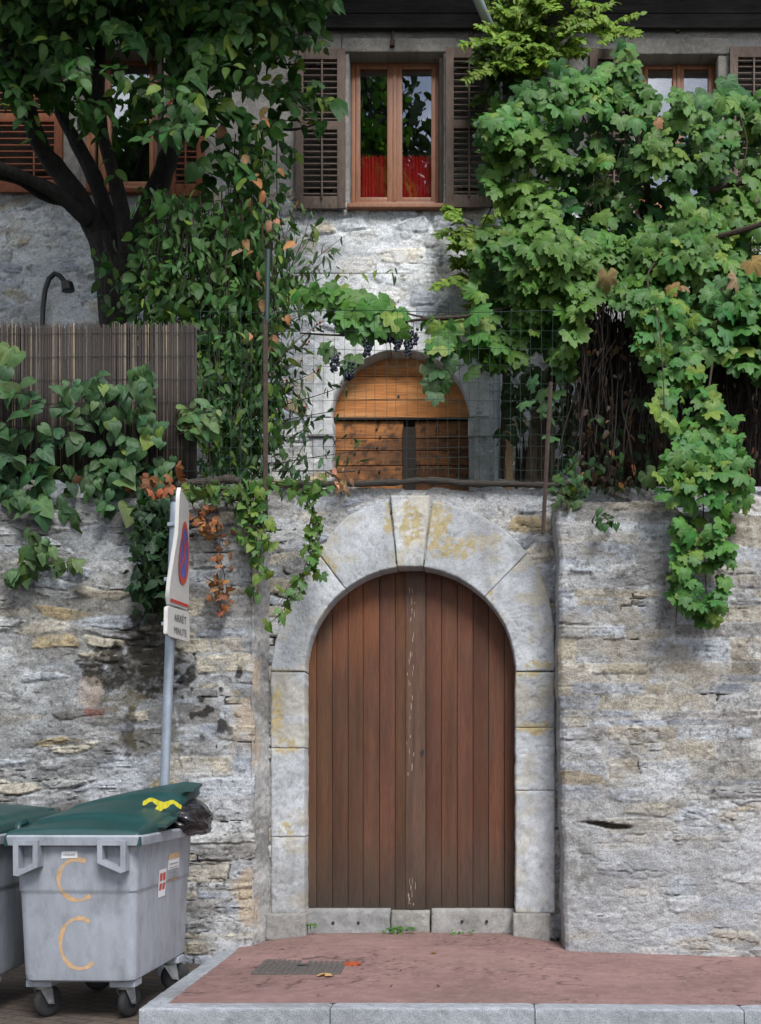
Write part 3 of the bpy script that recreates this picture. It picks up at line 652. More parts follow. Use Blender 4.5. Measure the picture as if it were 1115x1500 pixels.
# ================================================================== HOUSE
YH = 3.0; DH = 12.0
house = empty('stone_house', (0, YH, 3.1), 'old grey rendered stone house with shuttered windows above the garden wall', 'house')
WINS = [(118, 240, 74, 286), (511, 650, 77, 308), (932, 1064, 80, 312)]
UX, UZ, UR = PX(586.5, DH), PZ(612, DH), .73
def keep_house(X, Z):
    ok = np.ones(X.shape, bool)
    for a, b, t, s in WINS: ok &= ~((X > PX(a, DH)) & (X < PX(b, DH)) & (Z < PZ(t, DH)) & (Z > PZ(s, DH)))
    r = np.sqrt((X-UX)**2+(Z-UZ)**2)
    ok &= ~np.where(Z > UZ, r < UR+.07, np.abs(X-UX) < UR+.05)
    return ok
def render_house(X, Z, col, h):
    # rough lime render over the rubble: thicker and greyer up between the windows
    up = sst(7.15, 7.75, Z+.5*(fbm(X*1.6, Z*1.6, 4, 401)-.5))
    up = np.maximum(up, sst(.60, .75, fbm(X*1.1, Z*1.3, 4, 402))*.5)
    rc = np.array([.30, .288, .272])*(1+.35*(fbm(X*3, Z*3, 5, 403)-.5)*2+.25*(fbm(X*22, Z*22, 3, 404)-.5)*2)[..., None]
    col = col*1.5*(1-up[..., None])+rc*up[..., None]
    rh = .018+.012*(fbm(X*6, Z*6, 4, 405)-.5)*2
    h = h*(1-.8*up)+rh*.8*up
    wl = sst(.4, .62, fbm(X*2, Z*2, 4, 406))*sst(7.2, 6.7, Z)*.62              # white limewash left on the lower part
    col = col*(1-wl[..., None])+np.array([.74, .755, .78])*wl[..., None]
    d = sst(8.9, 9.3, Z+.3*(fbm(X*4, Z*2, 3, 407)-.5))[..., None]*.4           # eaves shadow painted as a darker band along the wall top
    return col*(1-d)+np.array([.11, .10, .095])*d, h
masonry('facade', -6.4, 5.4, 3.1, 9.85, .0125, lambda X, Z: YH+.02*(fbm(X*.4, Z*.4, 3, 410)-.5), keep_house, house, su=.34, sv=.145, seed=420, flush=.62, back=.42,
        extra=render_house, mort=(.50, .51, .52), gap=.38, flk=.25, wts=[3, 3, 1, 3.2, 1.2, 3.5, 3.5, .3, 3])
mb = MB(); mb.box((-.5, 8.2, 5.4), (11.8, 6.0, 8.1)); mb.build('rear_walls', M_ROOM, house)
# eaves: dark boards added on the wall head for the soffit shadow, rafters and soffit boards above
mb = MB()
for i in range(8): mb.box((-.5, 3.0-.10-i*.103, 9.86+.012*i), (11.8, .098, .022), .003)
for i in range(17): mb.box((-6.2+i*.72, 2.56, 9.79), (.10, .8, .13), .008, None, 0, [[1, 0, 0], [0, .993, -.116], [0, .116, .993]])
mb.build('eaves', M_DARKWOOD, house)
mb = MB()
for i in range(4): mb.box((-.5, YH-.075-.004*(i % 2), 9.27+i*.152), (11.8, .05, .146), .006)  # near-black strip in place of the overhang's shadow
mb.build('eaves_shadow_boards', mat('eaves shadow boards', (.017, .015, .014), .95, nscale=10, namt=.7, bump=.008, bscale=22, stretch=(.6, 3, 4), dirt=(.05, .047, .043), dscale=2.2, damt=.8), house)
mb = MB(); mb.add([(-6.6, 2.1, 10.06), (5.6, 2.1, 10.06), (5.6, 7, 12.4), (-6.6, 7, 12.4), (-6.6, 2.1, 10.0), (5.6, 2.1, 10.0), (5.6, 7, 12.3), (-6.6, 7, 12.3)],
       [(0, 1, 2, 3), (7, 6, 5, 4), (0, 4, 5, 1), (2, 6, 7, 3), (1, 5, 6, 2), (0, 3, 7, 4)])
mb.build('roof', mat('slate', (.10, .10, .11), .8, nscale=20, namt=.4), house)
for px, y1 in ((445, 72), (575, 66), (690, 62), (993, 45)):
    mb = MB(); a = P(px+1, -60, DH-.06); b = P(px, y1, DH-.05)
    mb.tube([a, (a+b)/2+np.array([.006, 0, 0]), b], [.012, .012, .014], 8); mb.box((b[0], b[1], b[2]+.02), (.05, .04, .07), .01); mb.build('iron_rod', M_RUST, house)

def arch_outer(px_out, ang): return UR+.235
def uv(a0, a1, ro=.26):
    def fn(u, v):
        a = a1+(a0-a1)*u; r = UR+ro*v
        return UX+r*np.cos(np.radians(a)), UZ+r*.97*np.sin(np.radians(a))
    return fn
W = (.78, .79, .81)
for k, (a0, a1) in enumerate([(0, 40), (40.6, 82), (98, 139), (139.6, 180)]):
    patch_block('arch_stone', uv(a0, a1), .6, .26, YH-.03, .3, house, W, 500+k*7, amp=.007)
def ukey(u, v): return UX+(.095+.035*v)*(2*u-1), UZ+UR*.95+.36*v
patch_block('keystone', ukey, .24, .34, YH-.045, .3, house, W, 540, amp=.006)
def hblock(name, px0, px1, py0, py1, off, depth, seed, col, **kw):
    d = DH+off
    return patch_block(name, rect_fn(PX(px0, d), PX(px1, d), PZ(py1, d), PZ(py0, d)), (px1-px0)/139., (py1-py0)/139., YH+off, depth, house, col, seed, **kw)
hblock('impost', 451, 487, 612.5, 639, -.04, .3, 550, W, amp=.006)
hblock('impost', 686, 725, 612.5, 639, -.04, .3, 553, W, amp=.006)
hblock('jamb_stone', 457, 487, 640, 720, -.015, .3, 556, (.50, .51, .53)); hblock('jamb_stone', 687, 722, 640, 720, -.015, .3, 559, (.52, .53, .55))
# boarding in the upper arch
def boards():
    mb = MB(); d = DH+.20; y = YH+.20; rg = random.Random(3)
    zs = [PZ(q, d) for q in (614, 586, 552, 505)]
    for i in range(3):                                   # three pale boards filling the half round
        z0, z1 = zs[i]+.003, zs[i+1]-.003
        n = 30; x = np.linspace(UX-UR-.04, UX+UR+.04, n); top = UZ+np.sqrt(np.maximum(1e-4, (UR+.05)**2-(x-UX)**2)); m = top > z0+.004; x = x[m]; top = np.minimum(top[m], z1)
        V, X = np.meshgrid(np.linspace(0, 1, 8), x, indexing='ij'); Z = z0+(top-z0)*V
        c = np.array([.50, .20, .064])*(1+.55*(fbm(X*1.2+i*9, Z*14, 4, 600+i)-.5)*2)[..., None]
        b = sst(.48, .7, fbm(X*1.6+i*5, Z*5, 4, 610+i))[..., None]*.55; c = c*(1-b)+np.array([.60, .34, .15])*b
        idx = np.arange(Z.size).reshape(Z.shape); f = np.stack([idx[:-1, :-1], idx[:-1, 1:], idx[1:, 1:], idx[1:, :-1]], -1).reshape(-1, 4)
        mb.add(np.stack([X, np.full_like(X, y-.004*i), Z], -1).reshape(-1, 3), f.tolist(), c.reshape(-1, 3))
        mb.box((UX, y+.03, (z0+min(z1, UZ+.5))/2), (1.3, .03, min(z1, UZ+.5)-z0), 0, (.2, .1, .04))
    return mb.build('lunette_board', M_BOARD, house)
bo = boards()
kn = MB(); p = P(584, 581, DH+.2); kn.lathe((p[0], YH+.185, p[2]), (0, 1, 0), [(.014, 0), (.014, .02)], 10); kn.build('knot_hole', M_BLACK, bo)
def lower_door():
    mb = MB(); d = DH+.22; y = YH+.22; rg = random.Random(9)
    rows = [617, 642, 660, 682, 706, 730]
    for s, (xa, xb) in enumerate(((485, 591), (608, 690))):
        for i in range(len(rows)-1):
            x0, x1 = PX(xa, d), PX(xb, d); z1, z0 = PZ(rows[i], d)-.004, PZ(rows[i+1], d)+.005
            n, m = 40, 6; X, Z = np.meshgrid(np.linspace(x0, x1, n), np.linspace(z0, z1, m))
            c = np.array([.38, .155, .052] if s == 0 else [.20, .085, .033])*(1+.4*(fbm(X*2+i*3, Z*16, 4, 630+i)-.5)*2)[..., None]  # right panel darker: the jamb's shade is put into its base colour
            dk = sst(.52, .68, fbm(X*14+i, Z*26, 5, 640+s))[..., None]*.85; c = c*(1-dk)+np.array([.035, .022, .016])*dk
            if i >= 1:
                dk2 = sst(.42, .6, fbm(X*3+i, Z*10, 4, 650+s))[..., None]*.6; c = c*(1-dk2)+np.array([.06, .03, .02])*dk2
            idx = np.arange(n*m).reshape(m, n); f = np.stack([idx[:-1, :-1], idx[:-1, 1:], idx[1:, 1:], idx[1:, :-1]], -1).reshape(-1, 4)
            mb.add(np.stack([X, y+.003*rg.random()+0*X, Z], -1).reshape(-1, 3), f.tolist(), c.reshape(-1, 3))
    mb.box((UX, y+.06, 4.7), (1.5, .04, .95), 0, (.02, .015, .012))
    z = PZ(614.5, d); mb.box((UX, y-.01, z), (1.46, .05, .022), 0, (.03, .022, .018))
    return mb.build('plank_door', M_BOARD, house)
pd = lower_door()
st = MB(); d = DH+.2; st.box(((PX(590, d)+PX(609, d))/2, YH+.2, 4.65), (.14, .03, .9), .004, (.03, .025, .02)); st.build('dark_band', M_DARKWOOD, pd)  # dark upright band between the two plank panels
for (x, y) in [(552, 628), (557, 640), (553, 655), (606, 634), (640, 630), (660, 640), (520, 664), (556, 690), (640, 668), (526, 690)]:
    nb = MB(); p = P(x, y, DH+.21); nb.lathe((p[0], p[1]-.006, p[2]), (0, 1, 0), [(.012, 0), (.014, .01)], 8); nb.build('bolt', M_BLACK, pd)

# windows and shutters
def window(a, b, t, s, fa, fb, ft, fs, mull, curtain):
    """a..s: opening in photo px on the facade plane; fa..fs frame outside; mull: (x0, x1) meeting stiles"""
    d = DH+.19; y = YH+.19; X = lambda q: PX(q, d); Z = lambda q: PZ(q, d)
    mb = MB()
    fw = .045
    x0, x1, z0, z1 = X(fa), X(fb), Z(fs), Z(ft)
    mb.box((x0+fw/2, y, (z0+z1)/2), (fw, .06, z1-z0), .006); mb.box((x1-fw/2, y, (z0+z1)/2), (fw, .06, z1-z0), .006)
    mb.box(((x0+x1)/2, y, z1-fw/2), (x1-x0-2*fw-.002, .06, fw), .006); mb.box(((x0+x1)/2, y-.005, z0+.03), (x1-x0-2*fw-.002, .08, .06), .008)
    m0, m1 = X(mull[0]), X(mull[1]); mc = (m0+m1)/2
    zb, zt = z0+.06, z1-fw
    for xa, xb in ((x0+fw, mc-.003), (mc+.003, x1-fw)):
        so = .05 if xa == x0+fw else (m1-m0)/2; si = (m1-m0)/2 if xa == x0+fw else .05
        mb.box((xa+so/2+.001, y-.012, (zb+zt)/2), (so-.002, .05, zt-zb), .007); mb.box((xb-si/2-.001, y-.012, (zb+zt)/2), (si-.002, .05, zt-zb), .007)
        mb.box(((xa+so+xb-si)/2, y-.010, zt-.02), (xb-si-xa-so, .045, .04), .005); mb.box(((xa+so+xb-si)/2, y-.010, zb+.025), (xb-si-xa-so, .045, .05), .005)
    mb.box((mc, y-.042, (zb+zt)/2), (.035, .014, zt-zb), .005)
    o = mb.build('window', M_FRAME, house, smooth=True, sharp=40)
    for xa, xb in ((x0+fw+.045, m0+.004), (m1-.004, x1-fw-.045)):
        g = MB(); g.box(((xa+xb)/2, y-.004, (zb+zt)/2), (xb-xa, .006, zt-zb-.06)); g.build('pane', M_GLASS, o)
    if curtain:
        cz = Z(curtain); n = 160; xx = np.linspace(x0+.05, x1-.05, n); V, XX = np.meshgrid(np.linspace(0, 1, 8), xx, indexing='ij')
        yy = y+.10+.020*np.sin(XX*150+2*np.sin(XX*23))*(.6+.4*V)+.006*np.sin(XX*61)
        zz = cz-(cz-z0-.02)*(1-V)+.006*np.sin(XX*90)*(V > .9)
        idx = np.arange(n*8).reshape(8, n); q = np.stack([idx[:-1, :-1], idx[:-1, 1:], idx[1:, 1:], idx[1:, :-1]], -1).reshape(-1, 4)
        c = fast_mesh('curtain', np.stack([XX, yy, zz], -1).reshape(-1, 3), q, np.full((n*8, 3), .5), M_CURT, o)
        r_ = MB(); r_.tube([(x0+.05, y+.085, cz+.004), (x1-.05, y+.085, cz+.004)], .006, 8); r_.build('curtain_rod', M_DARKWOOD, o)
    # dim room behind: an open box
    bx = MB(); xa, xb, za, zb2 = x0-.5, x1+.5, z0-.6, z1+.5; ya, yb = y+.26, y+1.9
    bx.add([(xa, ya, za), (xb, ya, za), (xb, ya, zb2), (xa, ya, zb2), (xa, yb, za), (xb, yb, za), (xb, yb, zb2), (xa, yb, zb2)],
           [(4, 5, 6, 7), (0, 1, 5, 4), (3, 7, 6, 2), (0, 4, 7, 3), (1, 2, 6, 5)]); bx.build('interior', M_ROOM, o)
    # timber lining of the opening, head board, sill
    ln = MB(); dd = DH+.1
    ln.box(((PX(a, dd)+PX(b, dd))/2, YH+.085, PZ(t, dd)-.02), (PX(b, dd)-PX(a, dd), .15, .10), .008)
    ln.box((PX(b, dd)-.022, YH+.085, (PZ(t, dd)+PZ(s, dd))/2-.04), (.045, .15, PZ(t, dd)-PZ(s, dd)-.14), .006)
    ln.build('lining', M_DARKWOOD, house)
    sl = MB(); sl.box(((PX(a, DH)+PX(b, DH))/2, YH+.06, PZ(s, DH)+.012), (PX(b, DH)-PX(a, DH)+.02, .30, .045), .008); sl.build('sill', M_FRAME if curtain else M_SHUT2, house)
    return o
# the rear wall block must not fill the rooms: it starts behind them
window(118, 240, 74, 286, 127, 233, 86, 283, (146, 163), None)
window(511, 650, 77, 308, 515, 645, 92, 306, (568, 589), 221)
window(932, 1064, 80, 312, 936, 1050, 92, 308, (985, 1001), None)
# render band heads above windows
hblock('lintel', 500, 668, 55, 76, -.028, .2, 700, (.24, .225, .205), amp=.01)
hblock('lintel', 915, 1072, 54, 79, -.028, .2, 703, (.27, .25, .225), amp=.01)
hblock('lintel', 105, 255, 52, 73, -.028, .2, 706, (.24, .225, .205), amp=.01)
hblock('reveal_stone', 1052, 1067, 80, 300, -.012, .12, 709, (.33, .31, .28), amp=.008)
hblock('plaster_apron', 180, 245, 287, 318, -.02, .1, 712, (.46, .46, .46), amp=.006)
def shutter(px0, px1, py0, py1, m, rod=.55, label=None, off=-.075):
    d = DH+off; x0, x1, z0, z1 = PX(px0, d), PX(px1, d), PZ(py1, d), PZ(py0, d); y = YH+off
    mb = MB(); sw = .085; th = .04; xm = (x0+x1)/2; H = z1-z0
    mb.box((x0+sw/2, y, (z0+z1)/2), (sw, th, H), .006); mb.box((x1-sw/2, y, (z0+z1)/2), (sw, th, H), .006)
    zm = z0+H*.52
    for zc, hh in ((z1-.055, .11), (zm, .09), (z0+.065, .13)): mb.box((xm, y+.002, zc), (x1-x0-2*sw+.004, th-.008, hh), .004)
    a = R(38); rot = [[1, 0, 0], [0, math.cos(a), -math.sin(a)], [0, math.sin(a), math.cos(a)]]
    for (za, zb) in ((z0+.13, zm-.045), (zm+.045, z1-.11)):
        n = int((zb-za)/.062)
        for i in range(n):
            zc = za+(i+.5)*(zb-za)/n
            mb.box((xm+random.uniform(-.002, .002), y+.002, zc+random.uniform(-.003, .003)), (x1-x0-2*sw+.006, .058, .011), .003, None, 0, rot)
    o = mb.build('shutter', m, house, smooth=True, sharp=40)
    if label: o['label'] = label
    xr = x0+(x1-x0)*rod
    r_ = MB(); r_.box((xr, y-.035, (z0+z1)/2-.02), (.018, .016, H*.86), .004); r_.build('tilt_rod', m, o)
    for zc in (z1-.17, z0+.2): hb_ = MB(); hb_.box((xm, y+th/2+.012, zc), (.5*(x1-x0), .012, .045), .003); hb_.build('hinge_strap', M_RUST, o)
    return o
shutter(433, 506, 72, 306, M_SHUT, .54); shutter(653, 722, 70, 304, M_SHUT, .50)
shutter(864, 929, 72, 306, M_SHUT, .54); shutter(1069, 1138, 69, 300, M_SHUT, .5)
shutter(-14, 92, 72, 282, M_SHUT2, .62, 'orange-brown louvred shutter'); shutter(246, 300, 72, 288, M_SHUT2, .5, 'orange-brown louvred shutter')
# rainwater pipe: sloping from the eaves, then down the facade
mb = MB(); a = P(664, -80, 11.0); b = P(722, 48, DH-.24)
mb.tube([a, a+(b-a)*.5, b-(b-a)*.04, b], .048, 14)
c_ = P(730, 95, DH-.12); e_ = P(730, 720, DH-.12)
mb.tube([b, b*.5+c_*.5+np.array([0, 0, 0]), c_, c_*.5+e_*.5, e_], .045, 14)
for py in (170, 300, 575): q = P(730, py, DH-.12); mb.lathe((q[0], q[1], q[2]), (0, 0, 1), [(.053, 0), (.053, .05)], 14)
mb.build('downpipe', M_PIPE, house, smooth=True, sharp=40)

# ================================================================== BINS
def bin_root(x, y, rz, label):
    t = empty('wheeled_bin', (x, y, ROAD), label, 'bin', 'grey wheeled refuse bins with green lids'); t.rotation_euler = (0, 0, rz); return t
BW, BL, BZ0, BZ1 = .74, 1.26, .245, 1.15          # width, length, bottom and rim of the body above the road
def body_pt(u, v, z):
    """point on the tapered body: u -1..1 across, v 0..1 along"""
    t = (z-BZ0)/(BZ1-BZ0); hw = BW/2*(.93+.07*t); l0 = .05*(1-t); l1 = BL-.06*(1-t)
    return u*hw, l0+(l1-l0)*v
def rrect(hw, y0, y1, r, n=6):
    p = []
    for cx, cy, a in ((hw-r, y0+r, -90), (hw-r, y1-r, 0), (-hw+r, y1-r, 90), (-hw+r, y0+r, 180)):
        for k in range(n+1): q = R(a+90*k/n); p.append((cx+r*math.cos(q), cy+r*math.sin(q)))
    return p
def make_bin(x, y, rz, label, lid, marks):
    t = bin_root(x, y, rz, label); M = MB()
    def loft(levels, cap0=True, cap1=False):
        rings = [np.array([(px, py, z) for px, py in rrect(hw, y0, y1, r)]) for hw, y0, y1, r, z in levels]; k = len(rings[0]); f = []
        for i in range(len(rings)-1):
            for j in range(k): f.append((i*k+j, i*k+(j+1) % k, (i+1)*k+(j+1) % k, (i+1)*k+j))
        if cap0: f.append(list(range(k))[::-1])
        if cap1: f.append(list(range((len(rings)-1)*k, len(rings)*k)))
        M.add(np.concatenate(rings), f)
    lv = []
    for z in (BZ0-.0, BZ0+.012, BZ0+.05, .45, .78, .795, .805, .82, .95, BZ1-.07):
        hw, _ = body_pt(1, 0, z); y0 = body_pt(0, 0, z)[1]; y1 = body_pt(0, 1, z)[1]
        ins = .018 if z == BZ0 else (.004 if z == BZ0+.012 else (.004 if z == .66 else 0)); st_ = .0 if z < .80 else .006
        lv.append((hw-ins+st_, y0+ins-st_, y1-ins+st_, .06, z))
    loft(lv)
    hw = BW/2
    loft([(hw+.006, -.006, BL+.006, .06, BZ1-.07), (hw+.05, -.05, BL+.04, .05, BZ1-.062), (hw+.055, -.055, BL+.045, .05, BZ1-.012), (hw+.047, -.047, BL+.037, .045, BZ1),
          (hw+.0, .0, BL-.01, .04, BZ1), (hw-.025, .025, BL-.035, .04, BZ1-.02), (hw-.05, .05, BL-.06, .04, .5), (hw-.06, .06, BL-.07, .04, .35)], False, True)
    body = M.build('body', M_BIN, t, smooth=True, sharp=35)
    # lifting brackets on the near end
    for s, (xa, xb) in enumerate(((-.345, -.195), (.165, .335))):
        mb = MB(); yb = -.085
        out = [(xa, BZ1-.03), (xa+.002, BZ1-.24+(.0 if s else .0)), (xa+.03, BZ1-.245), (xb-.0, BZ1-.19), (xb, BZ1-.03)]
        if s: out = [(xa, BZ1-.03), (xa, BZ1-.165), (xb-.03, BZ1-.225), (xb, BZ1-.215), (xb, BZ1-.03)]
        inn = [(xa+.032, BZ1-.06), (xa+.034, BZ1-.20), (xa+.05, BZ1-.205), (xb-.03, BZ1-.165), (xb-.03, BZ1-.06)]
        if s: inn = [(xa+.03, BZ1-.06), (xa+.03, BZ1-.145), (xb-.045, BZ1-.19), (xb-.03, BZ1-.185), (xb-.03, BZ1-.06)]
        v = []; 
        for yy in (yb, -.004): v += [(p[0], yy, p[1]) for p in out]+[(p[0], yy, p[1]) for p in inn]
        f = []
        for i in range(5):
            j = (i+1) % 5
            f += [(i, j, 5+j, 5+i), (i, 10+i, 10+j, j), (5+i, 5+j, 15+j, 15+i)]
        mb.add(v, f); mb.build('lifting_bracket', M_BIN, t)
    # feet plates, casters
    for cx, cy, an in ((-.27, .18, 60), (.25, .18, 72), (.27, BL-.2, 20), (-.27, BL-.2, 40)):
        w_ = MB(); w_.box((cx, cy, BZ0-.02), (.16, .14, .045), .008); w_.build('mounting_plate', M_BIN, t)
        cst = MB(); ca, sa = math.cos(R(an)), math.sin(R(an)); ax = np.array([-sa, ca, 0]); fw = np.array([ca, sa, 0])
        wc = np.array([cx, cy, .10])+fw*.035
        cst.lathe((cx, cy, BZ0-.062), (0, 0, 1), [(.045, 0), (.05, .008), (.05, .02), (.03, .022)], 16)
        for sgn in (-1, 1):
            o0 = ax*sgn*.033; pts = [(np.array([cx, cy, BZ0-.058])+fw*dx) for dx in (-.045, .04)]+[wc+fw*.022-np.array([0, 0, .02]), wc-fw*.022-np.array([0, 0, .012])]
            v = [p+o0 for p in pts]+[p+o0*1.13 for p in pts]
            cst.add(v, [(0, 1, 2, 3), (7, 6, 5, 4), (0, 4, 5, 1), (1, 5, 6, 2), (2, 6, 7, 3), (3, 7, 4, 0)])
        cst.lathe(wc-ax*.042, ax, [(.012, 0), (.012, .084)], 10)
        co = cst.build('caster', M_STEEL, t, smooth=True, sharp=35)
        wl = MB(); wl.lathe(wc-ax*.024, ax, [(.062, 0), (.085, .002), (.096, .010), (.1, .018), (.1, .03), (.096, .038), (.085, .046), (.062, .048)], 28); wl.build('tyre', M_RUBBER, co, smooth=True, sharp=40)
        hb_ = MB(); hb_.lathe(wc-ax*.028, ax, [(.02, 0), (.055, .006), (.058, .012), (.058, .044), (.055, .05), (.02, .056)], 20); hb_.build('hub', M_BLACK, co, smooth=True, sharp=40)
    if marks:
        def on_face(xx, zz, e=.004):
            y0 = body_pt(0, 0, zz)[1]-(.006 if zz > .80 else 0); return (xx, y0-e, zz)
        def on_side(yy, zz, e=.004):
            hw_ = body_pt(1, 0, zz)[0]+(.006 if zz > .80 else 0); return (hw_+e, yy, zz)
        # painted letters C C
        rg = random.Random(2)
        for (cx, cz, rx, rz, a0, a1) in ((.03, .875, .115, .125, 62, 312), (.035, .485, .12, .155, 58, 312)):
            mb = MB(); n = 40; v = []; f = []
            for i in range(n+1):
                a = R(a0+(a1-a0)*i/n); w_ = .012+.003*math.sin(i*.5); 
                for r_ in (-w_, w_): v.append(on_face(cx-.02+(rx+r_)*math.cos(a), cz+(rz+r_)*math.sin(a), .0012))
            f = [(2*i, 2*i+1, 2*i+3, 2*i+2) for i in range(n)]
            mb.add(v, f); mb.build('painted_letter', M_ORANGE, t)
        mb = MB(); q = [(-.085, 1.005), (.015, 1.01), (.015, 1.052), (-.08, 1.048)]; q = [(a-.0, b) for a, b in q]
        mb.add([on_face(a, b, .0035) for a, b in q], [(0, 1, 2, 3)]); sk = mb.build('label_sticker', M_WHITE, t)
        mb = MB(); rg = random.Random(1)
        for i in range(8):
            x_ = -.07+i*.009; mb.add([on_face(a, b, .0045) for a, b in ((x_, 1.022), (x_+.006, 1.022), (x_+.006, 1.022+rg.uniform(.010, .016)), (x_, 1.035))], [(0, 1, 2, 3)])
        mb.build('print', mat('grey print', (.3, .3, .3), .7), sk)
        def side_quad(name, ya, yb, za, zb, m, e, par=None):
            mb = MB(); mb.add([on_side(a, b, e) for a, b in ((ya, za), (yb, za), (yb, zb), (ya, zb))], [(0, 1, 2, 3)]); return mb.build(name, m, par or t)
        s1 = side_quad('emblem_sticker', .47, .63, .715, .895, M_WHITE, .0035)
        rq = MB()                                               # red shield with a white cross
        for (ya, yb, za, zb) in ((.49, .542, .755, .805), (.558, .61, .755, .805), (.49, .542, .822, .872), (.558, .61, .822, .872)):
            rq.add([on_side(a, b, .0045) for a, b in ((ya, za), (yb, za), (yb, zb), (ya, zb))], [(0, 1, 2, 3)])
        rq.build('emblem', M_SRED, s1)
        s2 = side_quad('notice_sticker', .67, .93, .80, .985, M_WHITE, .0035)
        side_quad('orange_band', .67, .93, .945, .985, M_ORANGE, .0045, s2); side_quad('orange_band', .67, .93, .80, .815, M_ORANGE, .0045, s2)
        ln = MB()
        for zz in (.835, .86, .885, .91): ln.add([on_side(a, b, .0045) for a, b in ((.70, zz), (.90, zz), (.90, zz+.008), (.70, zz+.008))], [(0, 1, 2, 3)])
        ln.build('print', mat('grey print', (.3, .3, .3), .7), s2)
    lid(t); return t
def lid_sheet(t, hfun, name='lid'):
    """moulded lid: a dished sheet with a turned-down lip, u across (0 left .. 1 right), v along (0 near .. 1 far)"""
    nu, nv = 44, 60; U, V = np.meshgrid(np.linspace(0, 1, nu), np.linspace(0, 1, nv)); hw = BW/2+.045
    X = -hw+2*hw*U; Y = -.045+(BL+.08)*V; Z = BZ1+hfun(U, V)
    e = np.minimum(np.minimum(U, 1-U)*2*hw, np.minimum(V, 1-V)*(BL+.08))
    Z = Z-.03*(1-sst(0, .03, e))**2
    top = np.stack([X, Y, Z], -1).reshape(-1, 3); idx = np.arange(nu*nv).reshape(nv, nu)
    f = np.stack([idx[:-1, :-1], idx[:-1, 1:], idx[1:, 1:], idx[1:, :-1]], -1).reshape(-1, 4).tolist()
    ring = np.concatenate([idx[0, :], idx[1:, -1], idx[-1, -2::-1], idx[-2:0:-1, 0]]); k = len(ring)
    lip = top[ring].copy(); lip[:, 2] -= .055; lip2 = lip.copy(); cen = np.array([0, BL/2, 0]); lip2[:, :2] = cen[:2]+(lip2[:, :2]-cen[:2])*.985
    und = top.copy(); und[:, 2] -= .012; n = nu*nv
    f += np.stack([ring, n+np.arange(k), n+np.roll(np.arange(k), -1), np.roll(ring, -1)], -1).tolist()
    f += np.stack([n+np.arange(k), n+k+np.arange(k), n+k+np.roll(np.arange(k), -1), n+np.roll(np.arange(k), -1)], -1).tolist()
    f += [[q+n+2*k for q in r_][::-1] for r_ in np.stack([idx[1:-2, 1:-2], idx[1:-2, 2:-1], idx[2:-1, 2:-1], idx[2:-1, 1:-2]], -1).reshape(-1, 4).tolist()]
    mb = MB(); mb.add(np.concatenate([top, lip, lip2, und]), f); return mb.build(name, M_LID, t, smooth=True, sharp=50)
def lid_open(t):
    def h(U, V):
        tw = .265*V**1.3*(.12+.88*U)+.045*V*(1-U)                                  # propped up at the far right corner by the bag
        dome = .055*np.sin(np.pi*np.clip(U, 0, 1))**.7*np.sin(np.pi*np.clip(V, .0, 1))**.45
        rid = .028*sst(.20, .24, V+.22*(U-.5)**2)*sst(.06, .12, U)*sst(.96, .9, U)                       # step to the raised panel
        rid2 = .020*sst(.55, .60, V-.10*U)*sst(.08, .16, U)
        return .02+tw+dome+rid+rid2
    lid_sheet(t, h)
    for v0, zz in ((.25, .085), (.72, .30)):                       # grip lips moulded on the free edge
        mb = MB(); y0 = -.045+(BL+.08)*v0
        mb.add([(BW/2+.02, y0, BZ1+zz-.03), (BW/2+.10, y0+.02, BZ1+zz-.035), (BW/2+.10, y0+.24, BZ1+zz+.0), (BW/2+.02, y0+.26, BZ1+zz+.01),
                (BW/2+.02, y0, BZ1+zz-.055), (BW/2+.10, y0+.02, BZ1+zz-.055), (BW/2+.10, y0+.24, BZ1+zz-.02), (BW/2+.02, y0+.26, BZ1+zz-.02)],
               [(0, 1, 2, 3), (7, 6, 5, 4), (0, 4, 5, 1), (1, 5, 6, 2), (2, 6, 7, 3), (3, 7, 4, 0)])
        mb.build('lid_grip', M_LID, t, smooth=True, sharp=30)
    for yy in (.12, BL-.2): mb = MB(); mb.tube([(-BW/2-.03, yy, BZ1-.02), (-BW/2-.05, yy+.05, BZ1+.05), (-BW/2-.02, yy+.1, BZ1+.07)], .022, 10); mb.build('lid_hinge', M_LID, t, smooth=True)
def lid_shut(t):
    lid_sheet(t, lambda U, V: .035+.075*np.sin(np.pi*U)**.6*np.sin(np.pi*V)**.4+.02*sst(.2, .24, V)*sst(.06, .12, U)*sst(.94, .88, U)+.05*V)
    mb = MB(); mb.box((.30, BL-.10, BZ1+.10), (.09, .16, .05), .015); mb.build('lid_grip', M_LID, t)
b1 = make_bin(-2.40, -2.11, R(-1.5), 'grey wheeled bin painted with two orange letters, black bag under its open green lid', lid_open, True)
b2 = make_bin(-3.30, -2.05, R(2), 'grey wheeled bin with its green lid shut, cut off beside the lettered bin', lid_shut, False)
